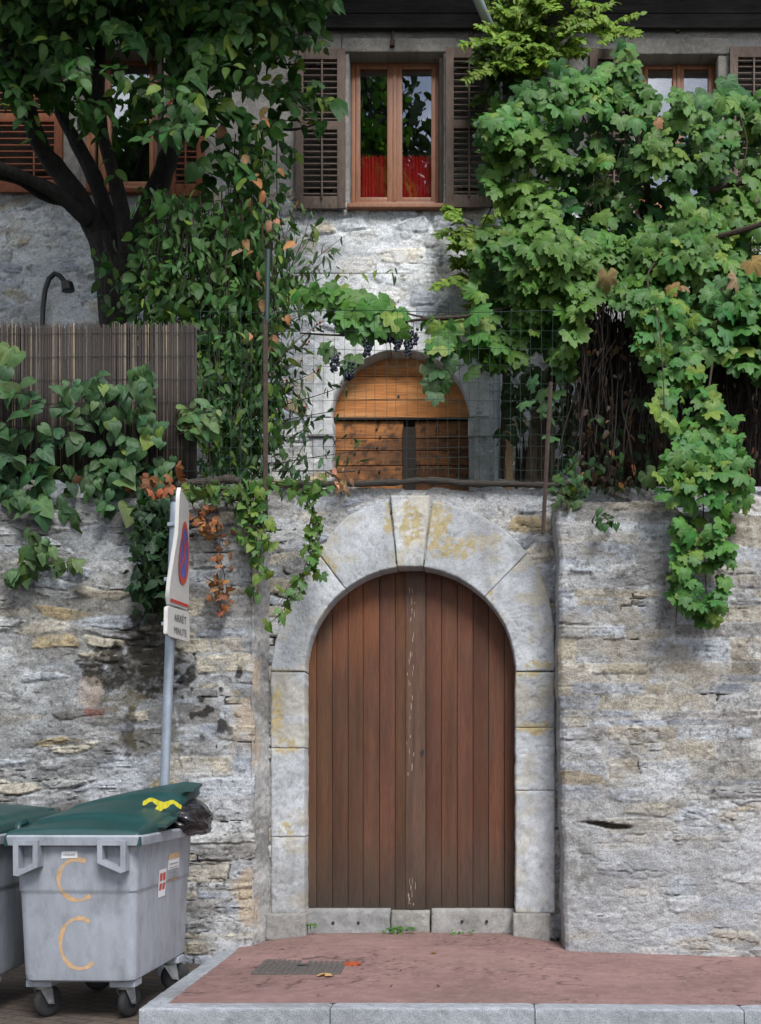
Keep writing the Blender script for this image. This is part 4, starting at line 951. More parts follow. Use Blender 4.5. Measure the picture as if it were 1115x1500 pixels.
# the rubbish bag bulging out at the far right corner
def bag():
    b = bmesh.new(); bmesh.ops.create_icosphere(b, subdivisions=5, radius=1)
    v = np.array([q.co[:] for q in b.verts]); f = [[q.index for q in g.verts] for g in b.faces]; b.free()
    n = 1+.20*(fbm(v[:, 0]*1.8+5, v[:, 2]*1.8+v[:, 1]*1.3, 2, 800)-.5)*2
    cr_ = np.abs(vnoise(v[:, 0]*2.6+v[:, 1]*2, v[:, 2]*3-v[:, 1]*1.6, 801)-.5)*2; n -= .09*np.exp(-(cr_/.16)**2)
    n += .05*(vnoise(v[:, 0]*5-v[:, 1]*7, v[:, 2]*6+v[:, 1]*3, 803)-.5)*2
    v = v*n[:, None]*np.array([.215, .30, .13])
    v[:, 2] -= .16*np.clip(v[:, 0]-.02, 0, 1)**1.0*1.0                           # sags over the rim
    p = P(265, 1196, 7.92)
    mb = MB(); mb.add(v+p, f); o = mb.build('rubbish_bag', M_BAG, smooth=True)
    tag(o, 'shiny black rubbish bag with yellow tie bulging over the bin rim', 'rubbish bag')
    tie = MB(); rg = random.Random(4); kn_ = P(240, 1180, 7.42)
    for (dx, dy, dz, l) in ((-.12, -.04, .02, 1), (.10, .08, -.01, 1), (-.085, -.06, -.12, 1)):
        n_ = 14; a = []; 
        for i in range(n_):
            t = i/(n_-1); c_ = kn_+np.array([dx, dy, dz])*t*l+np.array([0, -.02, .022*math.sin(t*3.1)+.006*math.sin(t*9+dx*30)])
            w_ = .021*(1-.45*t)+.003*math.sin(t*9); a += [c_+np.array([0, .006*math.sin(i*2), w_]), c_-np.array([0, -.008*math.cos(i*1.7), w_])]
        tie.add(a, [(2*i, 2*i+1, 2*i+3, 2*i+2) for i in range(n_-1)])
    tie.build('tie', M_YEL, o, smooth=True)
bag()

# ================================================================== SIGN
DP = 8.57
base = P(241, 1150, DP); sign = empty('road_sign', (base[0]-.01, base[1], ROAD), 'galvanised pole with bent white no-stopping sign above the bins', 'road sign')
mb = MB(); top = P(257, 730, DP); low = np.array([base[0]-.012, base[1], ROAD]); mb.tube([low, low+(base-low)*.5, base, base+(top-base)*.5, top], .036, 18); pole = mb.build('pole', M_GALV, sign, smooth=True, sharp=50)
mb = MB(); mb.lathe(top, (.03, 0, 1), [(.040, -.03), (.040, .0), (.036, .006)], 18); mb.build('pole_cap', M_BLACK, pole, smooth=True, sharp=40)
def bil(c00, c10, c11, c01): # near-bottom, far-bottom, far-top, near-top
    def f(u, v, e=0, bend=0):
        p = (np.outer((1-u)*(1-v), c00)+np.outer(u*(1-v), c10)+np.outer(u*v, c11)+np.outer((1-u)*v, c01))
        nrm = np.array([1.0, 0, 0]); return p+nrm*(e+bend*(np.clip(.62-v, 0, 1)*1.0))[:, None] if np.ndim(bend) == 0 and np.ndim(e) == 0 else p
    return f
dn, df = 8.27, 8.82
CORN = dict(panel=(P(246.5, 884, dn), P(277, 894, df), P(277, 738, df), P(264, 712, dn)), plate=(P(245, 931, dn), P(278, 941, df), P(277.5, 897, df), P(246, 887, dn)))
def sheet_pt(key, u, v, e=0.0):
    c00, c10, c11, c01 = CORN[key]; u = np.asarray(u, float); v = np.asarray(v, float)
    p = ((1-u)*(1-v))[:, None]*c00+(u*(1-v))[:, None]*c10+(u*v)[:, None]*c11+((1-u)*v)[:, None]*c01
    if key == 'panel': p[:, 0] += .020*np.clip(1-np.abs(v-.60)/.4, 0, 1)*(1-u)                # kinked at mid height
    p[:, 0] += e; return p
def rr(n, ru, rv):
    pts = []
    for cu, cv, a in ((1-ru, rv, -90), (1-ru, 1-rv, 0), (ru, 1-rv, 90), (ru, rv, 180)):
        for k in range(n+1): q = R(a+90*k/n); pts.append((cu+ru*math.cos(q), cv+rv*math.sin(q)))
    return np.array(pts)
def plate(key, name, par, ru, rv, nrow=16):
    mb = MB(); vs = np.linspace(0, 1, nrow); u0 = []; u1 = []
    for v in vs:
        t = 0
        if v < rv: t = ru*(1-math.sqrt(max(0, 1-((rv-v)/rv)**2)))
        if v > 1-rv: t = ru*(1-math.sqrt(max(0, 1-((v-1+rv)/rv)**2)))
        u0.append(t); u1.append(1-t)
    u0, u1 = np.array(u0), np.array(u1)
    A = sheet_pt(key, u0, vs); B = sheet_pt(key, u1, vs); th = np.array([.028, 0, 0])
    v = np.concatenate([A, B, A-th, B-th]); n = nrow; f = []
    for i in range(n-1):
        f += [(i, n+i, n+i+1, i+1), (2*n+i, 2*n+i+1, 3*n+i+1, 3*n+i), (i, i+1, 2*n+i+1, 2*n+i), (n+i, 3*n+i, 3*n+i+1, n+i+1)]
    f += [(0, 2*n, 3*n, n), (n-1, 2*n-1, 4*n-1, 3*n-1)]
    mb.add(v, f); return mb.build(name, M_SIGN, par, smooth=True, sharp=40)
pan = plate('panel', 'sign_panel', sign, .08, .05); plt = plate('plate', 'text_plate', sign, .08, .1)
def disc(name, r0, r1, m, e, par, n=48):
    a = np.arange(n)*2*math.pi/n; cu, cv = .60, .49; su, sv = .35, .285
    if r0 == 0:
        rs = [.001, r1*.35, r1*.7, r1]
    else: rs = [r0, (r0+r1)/2, r1]
    v = np.concatenate([sheet_pt('panel', cu+su*r_*np.cos(a), cv+sv*r_*np.sin(a), e) for r_ in rs]); f = []
    for i in range(len(rs)-1):
        for j in range(n): f.append((i*n+j, i*n+(j+1) % n, (i+1)*n+(j+1) % n, (i+1)*n+j))
    mb = MB(); mb.add(v, f); return mb.build(name, m, par)
disc('blue_disc', 0, .80, M_SBLUE, .003, pan); disc('red_ring', .78, 1.0, M_SRED, .004, pan)
def strip(u0, v0, u1, v1, wd, e, m, name, par, key='panel'):
    n = 12; t = np.linspace(0, 1, n); u = u0+(u1-u0)*t; v = v0+(v1-v0)*t; du, dv = (u1-u0), (v1-v0); L = math.hypot(du*.58, dv*.85); nu, nv = -dv*.85/L/.58*wd, du*.58/L/.85*wd
    p = np.concatenate([sheet_pt(key, u-nu, v-nv, e), sheet_pt(key, u+nu, v+nv, e)]); mb = MB(); mb.add(p, [(i, i+1, n+i+1, n+i) for i in range(n-1)]); return mb.build(name, m, par)
for s in (1, -1): strip(.60-.185, .49+.148*s, .60+.185, .49-.148*s, .022, .0042, M_SRED, 'red_bar', pan)
strip(.06, .035, .94, .035, .012, .004, M_SRED, 'red_edge', pan)
def text_verts(s):
    cu = bpy.data.curves.new('t', 'FONT'); cu.body = s; cu.size = 1; cu.align_x = 'CENTER'; ob = bpy.data.objects.new('t', cu); C.objects.link(ob)
    dg = bpy.context.evaluated_depsgraph_get(); me = bpy.data.meshes.new_from_object(ob.evaluated_get(dg)); v = np.array([q.co[:] for q in me.vertices]); f = [list(p.vertices) for p in me.polygons]
    bpy.data.objects.remove(ob); bpy.data.curves.remove(cu); bpy.data.meshes.remove(me); return v, f
for s, v0 in (('ARR\u00caT', .56), ('MINUTE', .14)):
    v, f = text_verts(s); wdt = v[:, 0].max()-v[:, 0].min(); u = .55+v[:, 0]/wdt*.56; vv = v0+v[:, 1]*.34; mb = MB(); mb.add(sheet_pt('plate', u, vv, .004), f); mb.build('lettering', M_SBLACK, plt)
for py in (770, 850, 915): mb = MB(); q = P(254-(py-770)*.06, py, DP); mb.box((q[0]+.02, q[1], q[2]), (.11, .10, .03), .006); mb.build('clamp', M_GALV, sign)

# ================================================================== COVER, FENCES, SMALL THINGS
mb = MB(); x0, x1, y0, y1 = -1.515, -.90, -1.18, -.60; zc = float(sw_z(-1.2, -.9))
rows = 9; v = []
mb.box(((x0+x1)/2, (y0+y1)/2, zc-.02), (x1-x0, y1-y0, .05), .004)
for i in range(15):
    if i == 7: continue
    mb.box((x0+.03+i*(x1-x0-.06)/14, (y0+y1)/2, zc+.006), (.03, y1-y0-.05, .006), .002)
cv = mb.build('inspection_cover', M_COVER); tag(cv, 'flat grey ribbed inspection cover set in the red pavement', 'manhole cover')
for yy in (-.64, -.9): mb = MB(); mb.box((-1.2, yy, zc+.011), (.085, .016, .008), .002); mb.build('lifting_slot', M_BLACK, cv)

def reed_screen(px0, px1, pyt, pyb, d, seed, name, label, step=.011):
    rg = np.random.default_rng(seed); mb = MB(); x = PX(px0, d)
    while x < PX(px1, d):
        r_ = rg.uniform(.0035, .0065); zt = PZ(pyt+rg.normal(0, 2.2), d); zb = PZ(pyb, d); y = d-D0+rg.uniform(-.006, .006)
        b = rg.choice([0, 1, 2, 3], p=[.45, .3, .17, .08]); col = np.array([(.024, .018, .015), (.042, .031, .025), (.078, .060, .048), (.19, .145, .09)][b])*rg.uniform(.7, 1.2)
        if px0 > 500: col = np.array([.055, .04, .03])*rg.uniform(.5, 1.6)
        lean = rg.normal(0, .006)
        mb.tube([(x, y, zb), (x+lean*.5, y+rg.uniform(-.004, .004), (zb+zt)/2), (x+lean, y, zt)], r_, 5, col); x += rg.uniform(.6, 1.3)*step
    x = PX(px0, d)
    while x < PX(px1, d):                                                   # second layer of canes behind
        y = d-D0+.016; zt = PZ(pyt+3+rg.normal(0, 2), d); mb.tube([(x, y, PZ(pyb, d)), (x+rg.normal(0, .004), y, zt)], .006, 5, np.array([.03, .023, .019])*rg.uniform(.6, 1.3)); x += .0085
    o = mb.build(name, M_REED, smooth=True); tag(o, label, 'fence')
    wz = MB()
    for py in np.linspace(pyt+12, pyb-12, 7): wz.tube([P(px0, py, d-.012), P((px0+px1)/2, py+2, d-.012), P(px1, py, d-.012)], .0022, 4)
    wz.build('binding_wire', M_WIRE, o); return o
reed_screen(-190, 288, 475, 702, 9.26, 3, 'reed_fence', 'brown split reed screen along the left wall top, half under ivy')
reed_screen(852, 1330, 470, 712, 10.2, 5, 'brushwood_fence', 'dark dry brushwood screen behind the hanging grapevine', .009)

fence = empty('wire_fence', P(600, 700, 9.27), 'thin green wire mesh fence between two posts above the gate', 'fence')
mb = MB(); dF = 9.27; rg = random.Random(8)
for px in np.arange(292, 830, 15.2): mb.tube([P(px, 706, dF), P(px+rg.uniform(-1.5, 1.5), 590, dF+.01), P(px+rg.uniform(-2, 2), 452, dF)], .0016, 4)
for i, py in enumerate((456, 486, 512, 536, 561, 586, 612, 638, 655, 671, 688, 702)):
    mb.tube([P(290+k*45, py+1.6*math.sin(k*.9+i), dF+.008*math.sin(k*.7)) for k in range(13)], .0018 if i not in (0,) else .003, 4)
mb.build('wire_mesh', M_WIRE, fence)
mb = MB(); a = P(388.5, 776, 9.02); b = P(391, 470, 9.05); mb.box(((a[0]+b[0])/2, a[1], (a[2]+b[2])/2), (.034, .006, b[2]-a[2]), .002); mb.box((a[0]-.014, a[1]+.018, (a[2]+b[2])/2), (.006, .03, b[2]-a[2]), .002)
p1 = mb.build('post', M_RUST, fence)
mb = MB(); a = P(391, 474, 9.055); b = P(393, 366, 9.06); mb.tube([a, (a+b)/2, b], .020, 10); mb.build('post_top', M_GREENPOST, p1, smooth=True, sharp=40)
mb = MB(); a = P(795.5, 782, 8.97); b = P(807, 560, 9.02); mb.tube([a, (a+b)/2, b], [.018, .019, .018], 6); mb.build('post', M_RUST, fence)
# gooseneck lamp
mb = MB(); dl = 10.8
pts = [P(x, y, dl) for x, y in ((62, 560), (62, 480), (63, 450), (66, 425), (72, 408), (80, 401), (88, 404), (94, 412), (97, 418))]
mb.tube(pts, .024, 12); lp = mb.build('garden_lamp', M_BLACK, smooth=True); tag(lp, 'black gooseneck lamp rising behind the reed screen', 'lamp')
mb = MB(); q = P(98, 420, dl); mb.lathe((q[0], q[1], q[2]+.05), (.15, 0, -1), [(.03, 0), (.055, .015), (.06, .05), (.06, .09), (.045, .095)], 16); mb.build('lamp_head', M_BLACK, lp, smooth=True, sharp=40)
# posts and stumps behind the wire
mb = MB(); q0, q1 = P(747, 720, 10.6), P(746, 628, 10.6); mb.box(((q0[0]+q1[0])/2, q0[1], (q0[2]+q1[2])/2), (.06, .06, q1[2]-q0[2]), .006); tag(mb.build('wooden_post', M_POSTY), 'short new yellow timber post beside the zinc downpipe', 'post')
mb = MB(); q = P(763, 720, 10.7)
for dx, hh in ((-.04, .5), (-.01, .42), (.025, .56), (.05, .45)): mb.tube([(q[0]+dx, q[1], q[2]), (q[0]+dx+.004, q[1], q[2]+hh*.6), (q[0]+dx, q[1], q[2]+hh)], [.022, .018, .004], 6)
tag(mb.build('broken_stake', M_DARKWOOD), 'dark splintered stake standing between yellow post and old stump', 'stake')
mb = MB(); q = P(792, 720, 10.5); mb.tube([q, q+np.array([.0, 0, .3]), q+np.array([.02, 0, .65]), q+np.array([.03, 0, .75])], [.16, .135, .12, .10], 14); tag(mb.build('tree_stump', mat('grey stump', (.12, .085, .06), .95, nscale=12, namt=.55, stretch=(5, 5, .6), bump=.02, bscale=12), smooth=True), 'thick grey-brown stump under the vine beside the broken stake', 'stump')

# ================================================================== PLANTS
def norm(a): return a/(np.linalg.norm(a, axis=-1, keepdims=True)+1e-9)
class Leaves:
    def __init__(s): s.v = []; s.f = []; s.c = []; s.n = 0
    def add(s, tpl, pos, nrm, tip, size, col, curl=.0):
        tv, tf, tl = tpl; pos = np.asarray(pos, float); k = len(pos)
        if k == 0: return
        n_ = norm(np.asarray(nrm, float)); t = np.asarray(tip, float); t = norm(t-n_*(t*n_).sum(1, keepdims=True)); b = np.cross(n_, t)
        size = np.broadcast_to(np.asarray(size, float), (k,)); curl = np.broadcast_to(np.asarray(curl, float), (k,))
        u, v, w_ = tv[:, 0], tv[:, 1], tv[:, 2]
        asp = RNG.uniform(.82, 1.12, k); sk = RNG.normal(0, .14, k)
        uu = u[None]*asp[:, None]+sk[:, None]*v[None]; zz = w_[None]-curl[:, None]*(v[None]**2)*.55-curl[:, None]*(uu**2)*.3+RNG.normal(0, .05, (k, len(u)))*np.minimum(1, np.hypot(u, v))[None]
        P_ = pos[:, None]+size[:, None, None]*(uu[..., None]*b[:, None]+v[None, :, None]*t[:, None]+zz[..., None]*n_[:, None])
        s.v.append(P_.reshape(-1, 3)); s.c.append((np.asarray(col)[:, None]*tl[None, :, None]).reshape(-1, 3))
        s.f.append((tf[None]+(s.n+np.arange(k)*len(tv))[:, None, None]).reshape(-1, 3)); s.n += k*len(tv)
    def build(s, name, parent=None, m=None):
        return fast_mesh(name, np.concatenate(s.v), np.concatenate(s.f), np.clip(np.concatenate(s.c), .004, .8), m or M_LEAF, parent, tris=True)
def tpl_fan(outline, cup=.1, rib=(), fold=.0):
    """leaf as a fan round its petiole point with an inner ring; v along tip"""
    o = np.array(outline, float); k = len(o); inner = o*.5
    v = np.concatenate([[[0, 0]], inner, o]); z = -cup*(v[:, 0]**2+v[:, 1]**2)+fold*np.abs(v[:, 0])
    l = np.ones(len(v)); l[0] = 1.35
    for i in rib: l[1+i] = 1.22; l[1+k+i] = 1.05
    for i in range(k):
        if i not in rib: l[1+i] = .92
    f = []
    for i in range(k-1): f += [(0, 1+i, 2+i), (1+i, 1+k+i, 2+k+i), (1+i, 2+k+i, 2+i)]
    return np.column_stack([v, z]), np.array(f), l
def pol(lst): return [(math.sin(R(a))*r, math.cos(R(a))*r) for a, r in lst]
half = [(0, .98), (8, .86), (16, .84), (24, .66), (31, .60), (40, .74), (50, .86), (57, .80), (66, .74), (77, .58), (90, .66), (104, .72), (118, .66), (134, .60), (152, .52), (168, .22)]
GR = pol([(-a, r) for a, r in half[::-1]]+half[1:])
T_GRAPE = tpl_fan(GR, .16, rib=(5, 9, 15, 21, 25), fold=.06)
T_GRAPE2 = tpl_fan([(x*(1.12 if abs(x) > .3 else 1.2), y*.96+.03*math.sin(9*x)) for x, y in GR], .22, rib=(5, 9, 15, 21, 25), fold=-.05)
T_GRAPE = (T_GRAPE[0]-np.array([0, .15, 0]), T_GRAPE[1], T_GRAPE[2])
hh = [(0, 1.0), (12, .80), (28, .66), (48, .58), (72, .54), (100, .52), (130, .48), (155, .40), (172, .20)]
T_HEART = tpl_fan(pol([(-a, r) for a, r in hh[::-1]]+hh[1:]), .16, rib=(3, 8, 13), fold=.10)
ovh = [(.0, 1.0), (.13, .78), (.23, .55), (.27, .35), (.22, .15), (.0, .0)]
def tpl_strip(pts, fold=.12, droop=.1):
    v = []; l = []
    for x, y in pts: v.append((0, y, -droop*y*y)); l.append(1.18)
    k = len(pts); 
    for s_ in (1, -1):
        for x, y in pts: v.append((s_*x, y, fold*x-droop*y*y)); l.append(.95)
    f = []
    for s_, o in ((0, k), (1, 2*k)):
        for i in range(k-1):
            a, b, c_, d = i, i+1, o+i+1, o+i
            q = [(a, d, c_), (a, c_, b)] if s_ == 0 else [(a, c_, d), (a, b, c_)]
            f += q
    return np.array(v, float), np.array(f), np.array(l)
T_OVATE = tpl_strip([(.0, 1.0), (.15, .80), (.27, .55), (.30, .35), (.22, .12), (.0, .0)])
T_SLIM = tpl_strip([(.0, 1.0), (.11, .72), (.16, .42), (.11, .12), (.0, .0)], droop=.16)
def pip(poly, x, y):
    p = np.array(poly, float); ins = np.zeros(x.shape, bool); j = len(p)-1
    for i in range(len(p)):
        c_ = ((p[i, 1] > y) != (p[j, 1] > y)) & (x < (p[j, 0]-p[i, 0])*(y-p[i, 1])/(p[j, 1]-p[i, 1]+1e-9)+p[i, 0]); ins ^= c_; j = i
    return ins
def sample_poly(poly, n, holes=(), clump=0, seed=0, fr=.02):
    p = np.array(poly, float); lo, hi = p.min(0), p.max(0); xs = []; ys = []; tot = 0
    while tot < n:
        x = RNG.uniform(lo[0], hi[0], 4*n); y = RNG.uniform(lo[1], hi[1], 4*n)
        jx = x+14*(vnoise(x*fr*2, y*fr*2, seed+3)-.5)*2; jy = y+14*(vnoise(x*fr*2, y*fr*2, seed+4)-.5)*2
        m = pip(poly, jx, jy)
        for h in holes: m &= ~pip(h, x, y)
        if clump: m &= RNG.uniform(0, 1, x.shape) < np.clip(.5+clump*(fbm(x*fr, y*fr, 3, seed)-.5)*4, .02, 1)
        xs.append(x[m]); ys.append(y[m]); tot += m.sum()
    return np.concatenate(xs)[:n], np.concatenate(ys)[:n]
def world_pts(px, py, d): return np.stack([(px-CX)*d/F, d-D0, EYE-(py-CY)*d/F], -1)
def face_dirs(n, up=.45, front=1.0, spread=.55, tipspread=.6):
    nr = np.stack([RNG.normal(0.05, spread, n), -front+RNG.normal(0, spread*.5, n), up+RNG.normal(0, spread*.8, n)], -1)
    tp = np.stack([RNG.normal(0, tipspread, n), RNG.normal(-.2, .3, n), -1+RNG.normal(0, .3, n)], -1); return nr, tp
def colvar(n, base, var=.25, hue=.15, young=0.0, ycol=(.17, .24, .035)):
    c = np.array(base)[None]*RNG.uniform(1-var, 1+var, n)[:, None]; c = c*np.stack([1+RNG.normal(0, hue, n), np.ones(n), 1+RNG.normal(0, hue*1.2, n)], -1)
    if young: 
        m = (RNG.uniform(0, 1, n) < young)[:, None]; a = RNG.uniform(.3, 1, n)[:, None]*m; c = c*(1-a)+np.array(ycol)*a
    return c
def twig(lv, st, tpl, p0, dirv, length, nleaf, size, base, droop=.8, var=.25, young=0., r=.004, lean=.5, up=.35, curl=.3, hue=.15, wig=.12):
    """a shoot with alternate leaves"""
    k = max(4, nleaf//2); pts = [np.array(p0, float)]; d = np.array(dirv, float); d /= np.linalg.norm(d)
    for i in range(k):
        d = d+np.array([RNG.normal(0, wig), RNG.normal(0, wig), -droop/k+RNG.normal(0, wig*.6)]); d /= np.linalg.norm(d); pts.append(pts[-1]+d*length/k)
    pts = np.array(pts)
    if st is not None: st.tube(pts, np.linspace(r, r*.4, len(pts)), 4, cap=False)
    t = (np.arange(nleaf)+RNG.uniform(0, 1, nleaf))/nleaf; ii = t*(len(pts)-1); a = np.minimum(ii.astype(int), len(pts)-2); fr = (ii-a)[:, None]
    pos = pts[a]*(1-fr)+pts[a+1]*fr; tg = norm(pts[a+1]-pts[a]); side = norm(np.cross(tg, np.array([0, -1.0, 0]))+1e-4)*np.where(np.arange(nleaf) % 2, 1, -1)[:, None]
    tip = side*RNG.uniform(.3, 1., nleaf)[:, None]+tg*.5+np.array([0, -.25, -lean])+RNG.normal(0, .25, (nleaf, 3))
    nr, _ = face_dirs(nleaf, up, 1.0, .45); sz = size*RNG.uniform(.65, 1.2, nleaf)
    lv.add(tpl, pos+side*size*.12, nr, tip, sz, colvar(nleaf, base, var, hue, young), curl+RNG.uniform(0, .3, nleaf))
    return pts

# ---- tree on the terrace
tree = empty('broadleaf_tree', P(178, 720, 10.7), 'dark leaning forked tree rising behind the reed screen before the left window', 'tree')
mb = MB()
def limb(pts, r0, r1, n=9):
    pp = np.array([P(*q) for q in pts]); m = len(pp); ts = np.linspace(0, m-1, m*7); out = []
    for t in ts:                                                          # Catmull-Rom through the points
        i = int(min(t, m-2)); f = t-i; a, b, c_, d = pp[max(i-1, 0)], pp[i], pp[i+1], pp[min(i+2, m-1)]
        out.append(.5*((2*b)+(-a+c_)*f+(2*a-5*b+4*c_-d)*f*f+(-a+3*b-3*c_+d)*f**3))
    out = np.array(out); rr_ = np.linspace(r0, r1, len(out))*(1+.14*(vnoise(np.arange(len(out))*.45, np.full(len(out), r0*91), 7)-.5)*2)
    mb.tube(out, rr_, n); return out
limb([(186, 760, 10.7), (180, 600, 10.7), (174, 480, 10.7), (166, 410, 10.65), (150, 345, 10.6)], .22, .14, 16)
limb([(164, 410, 10.66), (140, 335, 10.6), (95, 262, 10.5), (62, 218, 10.4), (38, 150, 10.2), (10, 60, 10.0)], .125, .055, 11)
limb([(130, 325, 10.5), (85, 285, 10.3), (40, 262, 10.1), (-20, 235, 9.8), (-90, 180, 9.5)], .07, .04)
limb([(110, 300, 10.5), (60, 285, 10.3), (20, 262, 10.1), (-60, 250, 9.8)], .05, .03)
limb([(168, 360, 10.65), (140, 265, 10.8), (110, 205, 10.9), (84, 150, 10.9), (75, 40, 10.8), (90, -60, 10.7)], .085, .035)
limb([(176, 430, 10.6), (184, 350, 10.5), (170, 270, 10.3), (146, 170, 10.2), (150, 40, 10.1), (170, -80, 10)], .085, .035)
limb([(174, 440, 10.7), (205, 345, 10.8), (236, 262, 10.9), (252, 215, 10.9), (280, 150, 10.8), (340, 50, 10.6), (390, -60, 10.4)], .125, .05, 11)
limb([(250, 215, 10.9), (262, 130, 11), (240, 40, 11)], .06, .03)
limb([(290, 130, 10.8), (350, 175, 10.6), (420, 190, 10.5), (470, 180, 10.5)], .022, .007, 6)
limb([(275, 155, 10.8), (330, 210, 10.6), (350, 290, 10.5)], .02, .008, 6)
limb([(330, 60, 10.7), (390, 90, 10.6), (450, 95, 10.6)], .02, .007, 6)
mb.build('trunk', M_BARK, tree, smooth=True)
lv = Leaves(); tw = MB()
CL = [(60, 10, 120, 60, 100, 10.2), (200, 0, 120, 45, 85, 10.2), (330, -20, 90, 40, 60, 10.3), (440, -25, 45, 35, 22, 10.3), (265, 45, 60, 30, 22, 10.1), (275, 120, 42, 16, 9, 10.0),
      (215, 130, 30, 14, 4, 10.0), (60, 80, 70, 25, 20, 10.1), (35, 130, 45, 20, 6, 9.9), (370, 60, 40, 35, 12, 10.5), (430, 70, 30, 30, 4, 10.6), (375, 150, 40, 45, 8, 10.6), (435, 120, 20, 25, 2, 10.7), (340, 220, 30, 50, 7, 10.5), (400, 230, 25, 40, 3, 10.6), (455, 165, 15, 20, 1, 10.7),
      (350, 90, 30, 50, 10, 10.6), (180, -150, 330, 90, 260, 10.0), (150, -260, 380, 100, 260, 9.6), (100, -330, 420, 140, 320, 8.9), (310, 165, 40, 20, 9, 9.9), (250, 185, 30, 14, 5, 9.9), (140, 150, 35, 18, 6, 9.9), (-110, 0, 90, 160, 80, 10.0), (100, 120, 25, 20, 4, 10.0), (310, 50, 50, 35, 10, 10.1)]  # clumps high out of view are added to block sky light from the crown
TB = (.032, .090, .016)
for cx, cy, rx, ry, n, dd in CL:
    for _ in range(n):
        a = RNG.uniform(0, 2*math.pi); q = math.sqrt(RNG.uniform(0, 1)); d = dd+RNG.normal(0, .38)
        p0 = P(cx+rx*q*math.cos(a), cy+ry*q*math.sin(a), d)
        twig(lv, tw, T_OVATE if RNG.uniform() < .75 else T_HEART, p0, (RNG.normal(.15, .7), RNG.normal(-.5, .5), RNG.normal(-.1, .35)), RNG.uniform(.3, .6), int(RNG.integers(6, 13)), .130, TB, droop=.9, young=.10, r=.005, up=.55, var=.35)
twb = tw.build('twigs', M_BARK, tree); lv.build('crown', tree)
# ---- climber hanging from the tree
hc = empty('hanging_creeper', P(330, 700, 10.2), 'dense small-leaved creeper hanging in strands between tree trunk and fence post', 'climbing plant')
lv = Leaves(); st = MB()
def strand(x0, y0, x1, y1, d, size, base, nper=26, sway=10, tpl=T_SLIM, young=.06, dens=1.0, spread=7., up=.3):
    L = max(8, int(abs(y1-y0)+abs(x1-x0))); n = max(4, int(L/nper*3.2*dens)); m = max(5, L//22); t = np.linspace(0, 1, m); ph = RNG.uniform(0, 6)
    px = x0+(x1-x0)*t+sway*np.sin(t*5+ph)*np.minimum(1, t*2); py = y0+(y1-y0)*t; dd = d+.06*np.sin(t*6+ph*2)
    pts = world_pts(px, py, dd); st.tube(pts, np.linspace(.006, .002, m), 4, cap=False)
    tt = RNG.uniform(0, 1, n)**.9; ii = tt*(m-1); a = np.minimum(ii.astype(int), m-2); f = (ii-a)[:, None]; pos = pts[a]*(1-f)+pts[a+1]*f
    pos += np.stack([RNG.normal(0, spread/170, n), RNG.normal(-.01, spread/150, n), RNG.normal(0, .03, n)], -1)
    nr, tp = face_dirs(n, up, .8, .75, .55); tp += np.stack([np.sign(RNG.normal(0, 1, n))*RNG.uniform(0, .6, n), np.zeros(n), np.zeros(n)], -1)
    lv.add(tpl, pos, nr, tp, size*RNG.uniform(.6, 1.25, n), colvar(n, base, .32, .15, young), RNG.uniform(0, .6, n))
CB = (.048, .115, .026)
for i in range(74):
    x = RNG.uniform(212, 402); y0 = RNG.uniform(270, 330)+(.35*abs(x-300) if x > 340 else 0)*0; y1 = RNG.uniform(560, 702)
    if x < 245: y1 = RNG.uniform(430, 520); 
    if x > 300 and RNG.uniform() < .5: y0 = RNG.uniform(250, 480)
    strand(x, y0, x+RNG.normal(0, 14), y1, RNG.uniform(9.75, 10.5), .125, CB, 26, 9, T_SLIM if RNG.uniform() < .5 else T_OVATE, dens=1.25, spread=11)
for x in (335, 352, 372, 388, 405, 368, 345, 382): strand(x, RNG.uniform(150, 240), x+RNG.normal(5, 10), RNG.uniform(420, 520), RNG.uniform(10.2, 10.7), .13, CB, 26, 9, T_OVATE, dens=1.0, spread=9)
for (x0, y0, x1, y1) in [(150, 350, 205, 470), (160, 380, 215, 500), (175, 330, 200, 430), (140, 360, 170, 470), (190, 380, 225, 480), (200, 330, 230, 420)]: strand(x0, y0, x1, y1, 10.35, .11, (.03, .075, .022), 26, 6, T_OVATE, dens=1.0, spread=9)
for i in range(22): strand(RNG.uniform(285, 395), RNG.uniform(480, 600), RNG.uniform(285, 395), 705, RNG.uniform(9.6, 10.1), .12, (.03, .075, .022), 26, 8, dens=1.3, spread=12)
for (x0, y0, x1, y1) in [(395, 440, 520, 335), (395, 460, 500, 362), (400, 430, 470, 318), (410, 450, 455, 300), (395, 500, 490, 425), (400, 420, 440, 290), (395, 540, 470, 470), (430, 400, 600, 400), (400, 470, 450, 400), (395, 480, 480, 450),
                         (395, 600, 520, 560), (400, 640, 530, 640), (395, 620, 500, 600), (400, 680, 520, 660), (395, 660, 470, 610), (400, 570, 470, 540), (395, 530, 440, 500), (400, 690, 500, 690), (400, 650, 450, 560), (395, 560, 450, 600), (410, 700, 460, 640), (400, 600, 445, 520)]:
    strand(x0, y0, x1, y1, RNG.uniform(9.9, 10.5), .105, (.05, .105, .034), 26, 5, T_SLIM, .12, dens=.9, spread=6)
st.build('stems', M_STEM, hc); lv.build('foliage', hc)
lv = Leaves(); n = 26; px, py = RNG.normal(388, 26, n), RNG.uniform(150, 560, n); nr, tp = face_dirs(n); lv.add(T_OVATE, world_pts(px, py, np.full(n, 9.9)), nr, tp, RNG.uniform(.07, .14, n), colvar(n, (.34, .17, .085), .3), .6)
lv.build('withered_leaves', hc, M_DRY)
M_BERRY = mat('red berry', (.32, .04, .02), .4)
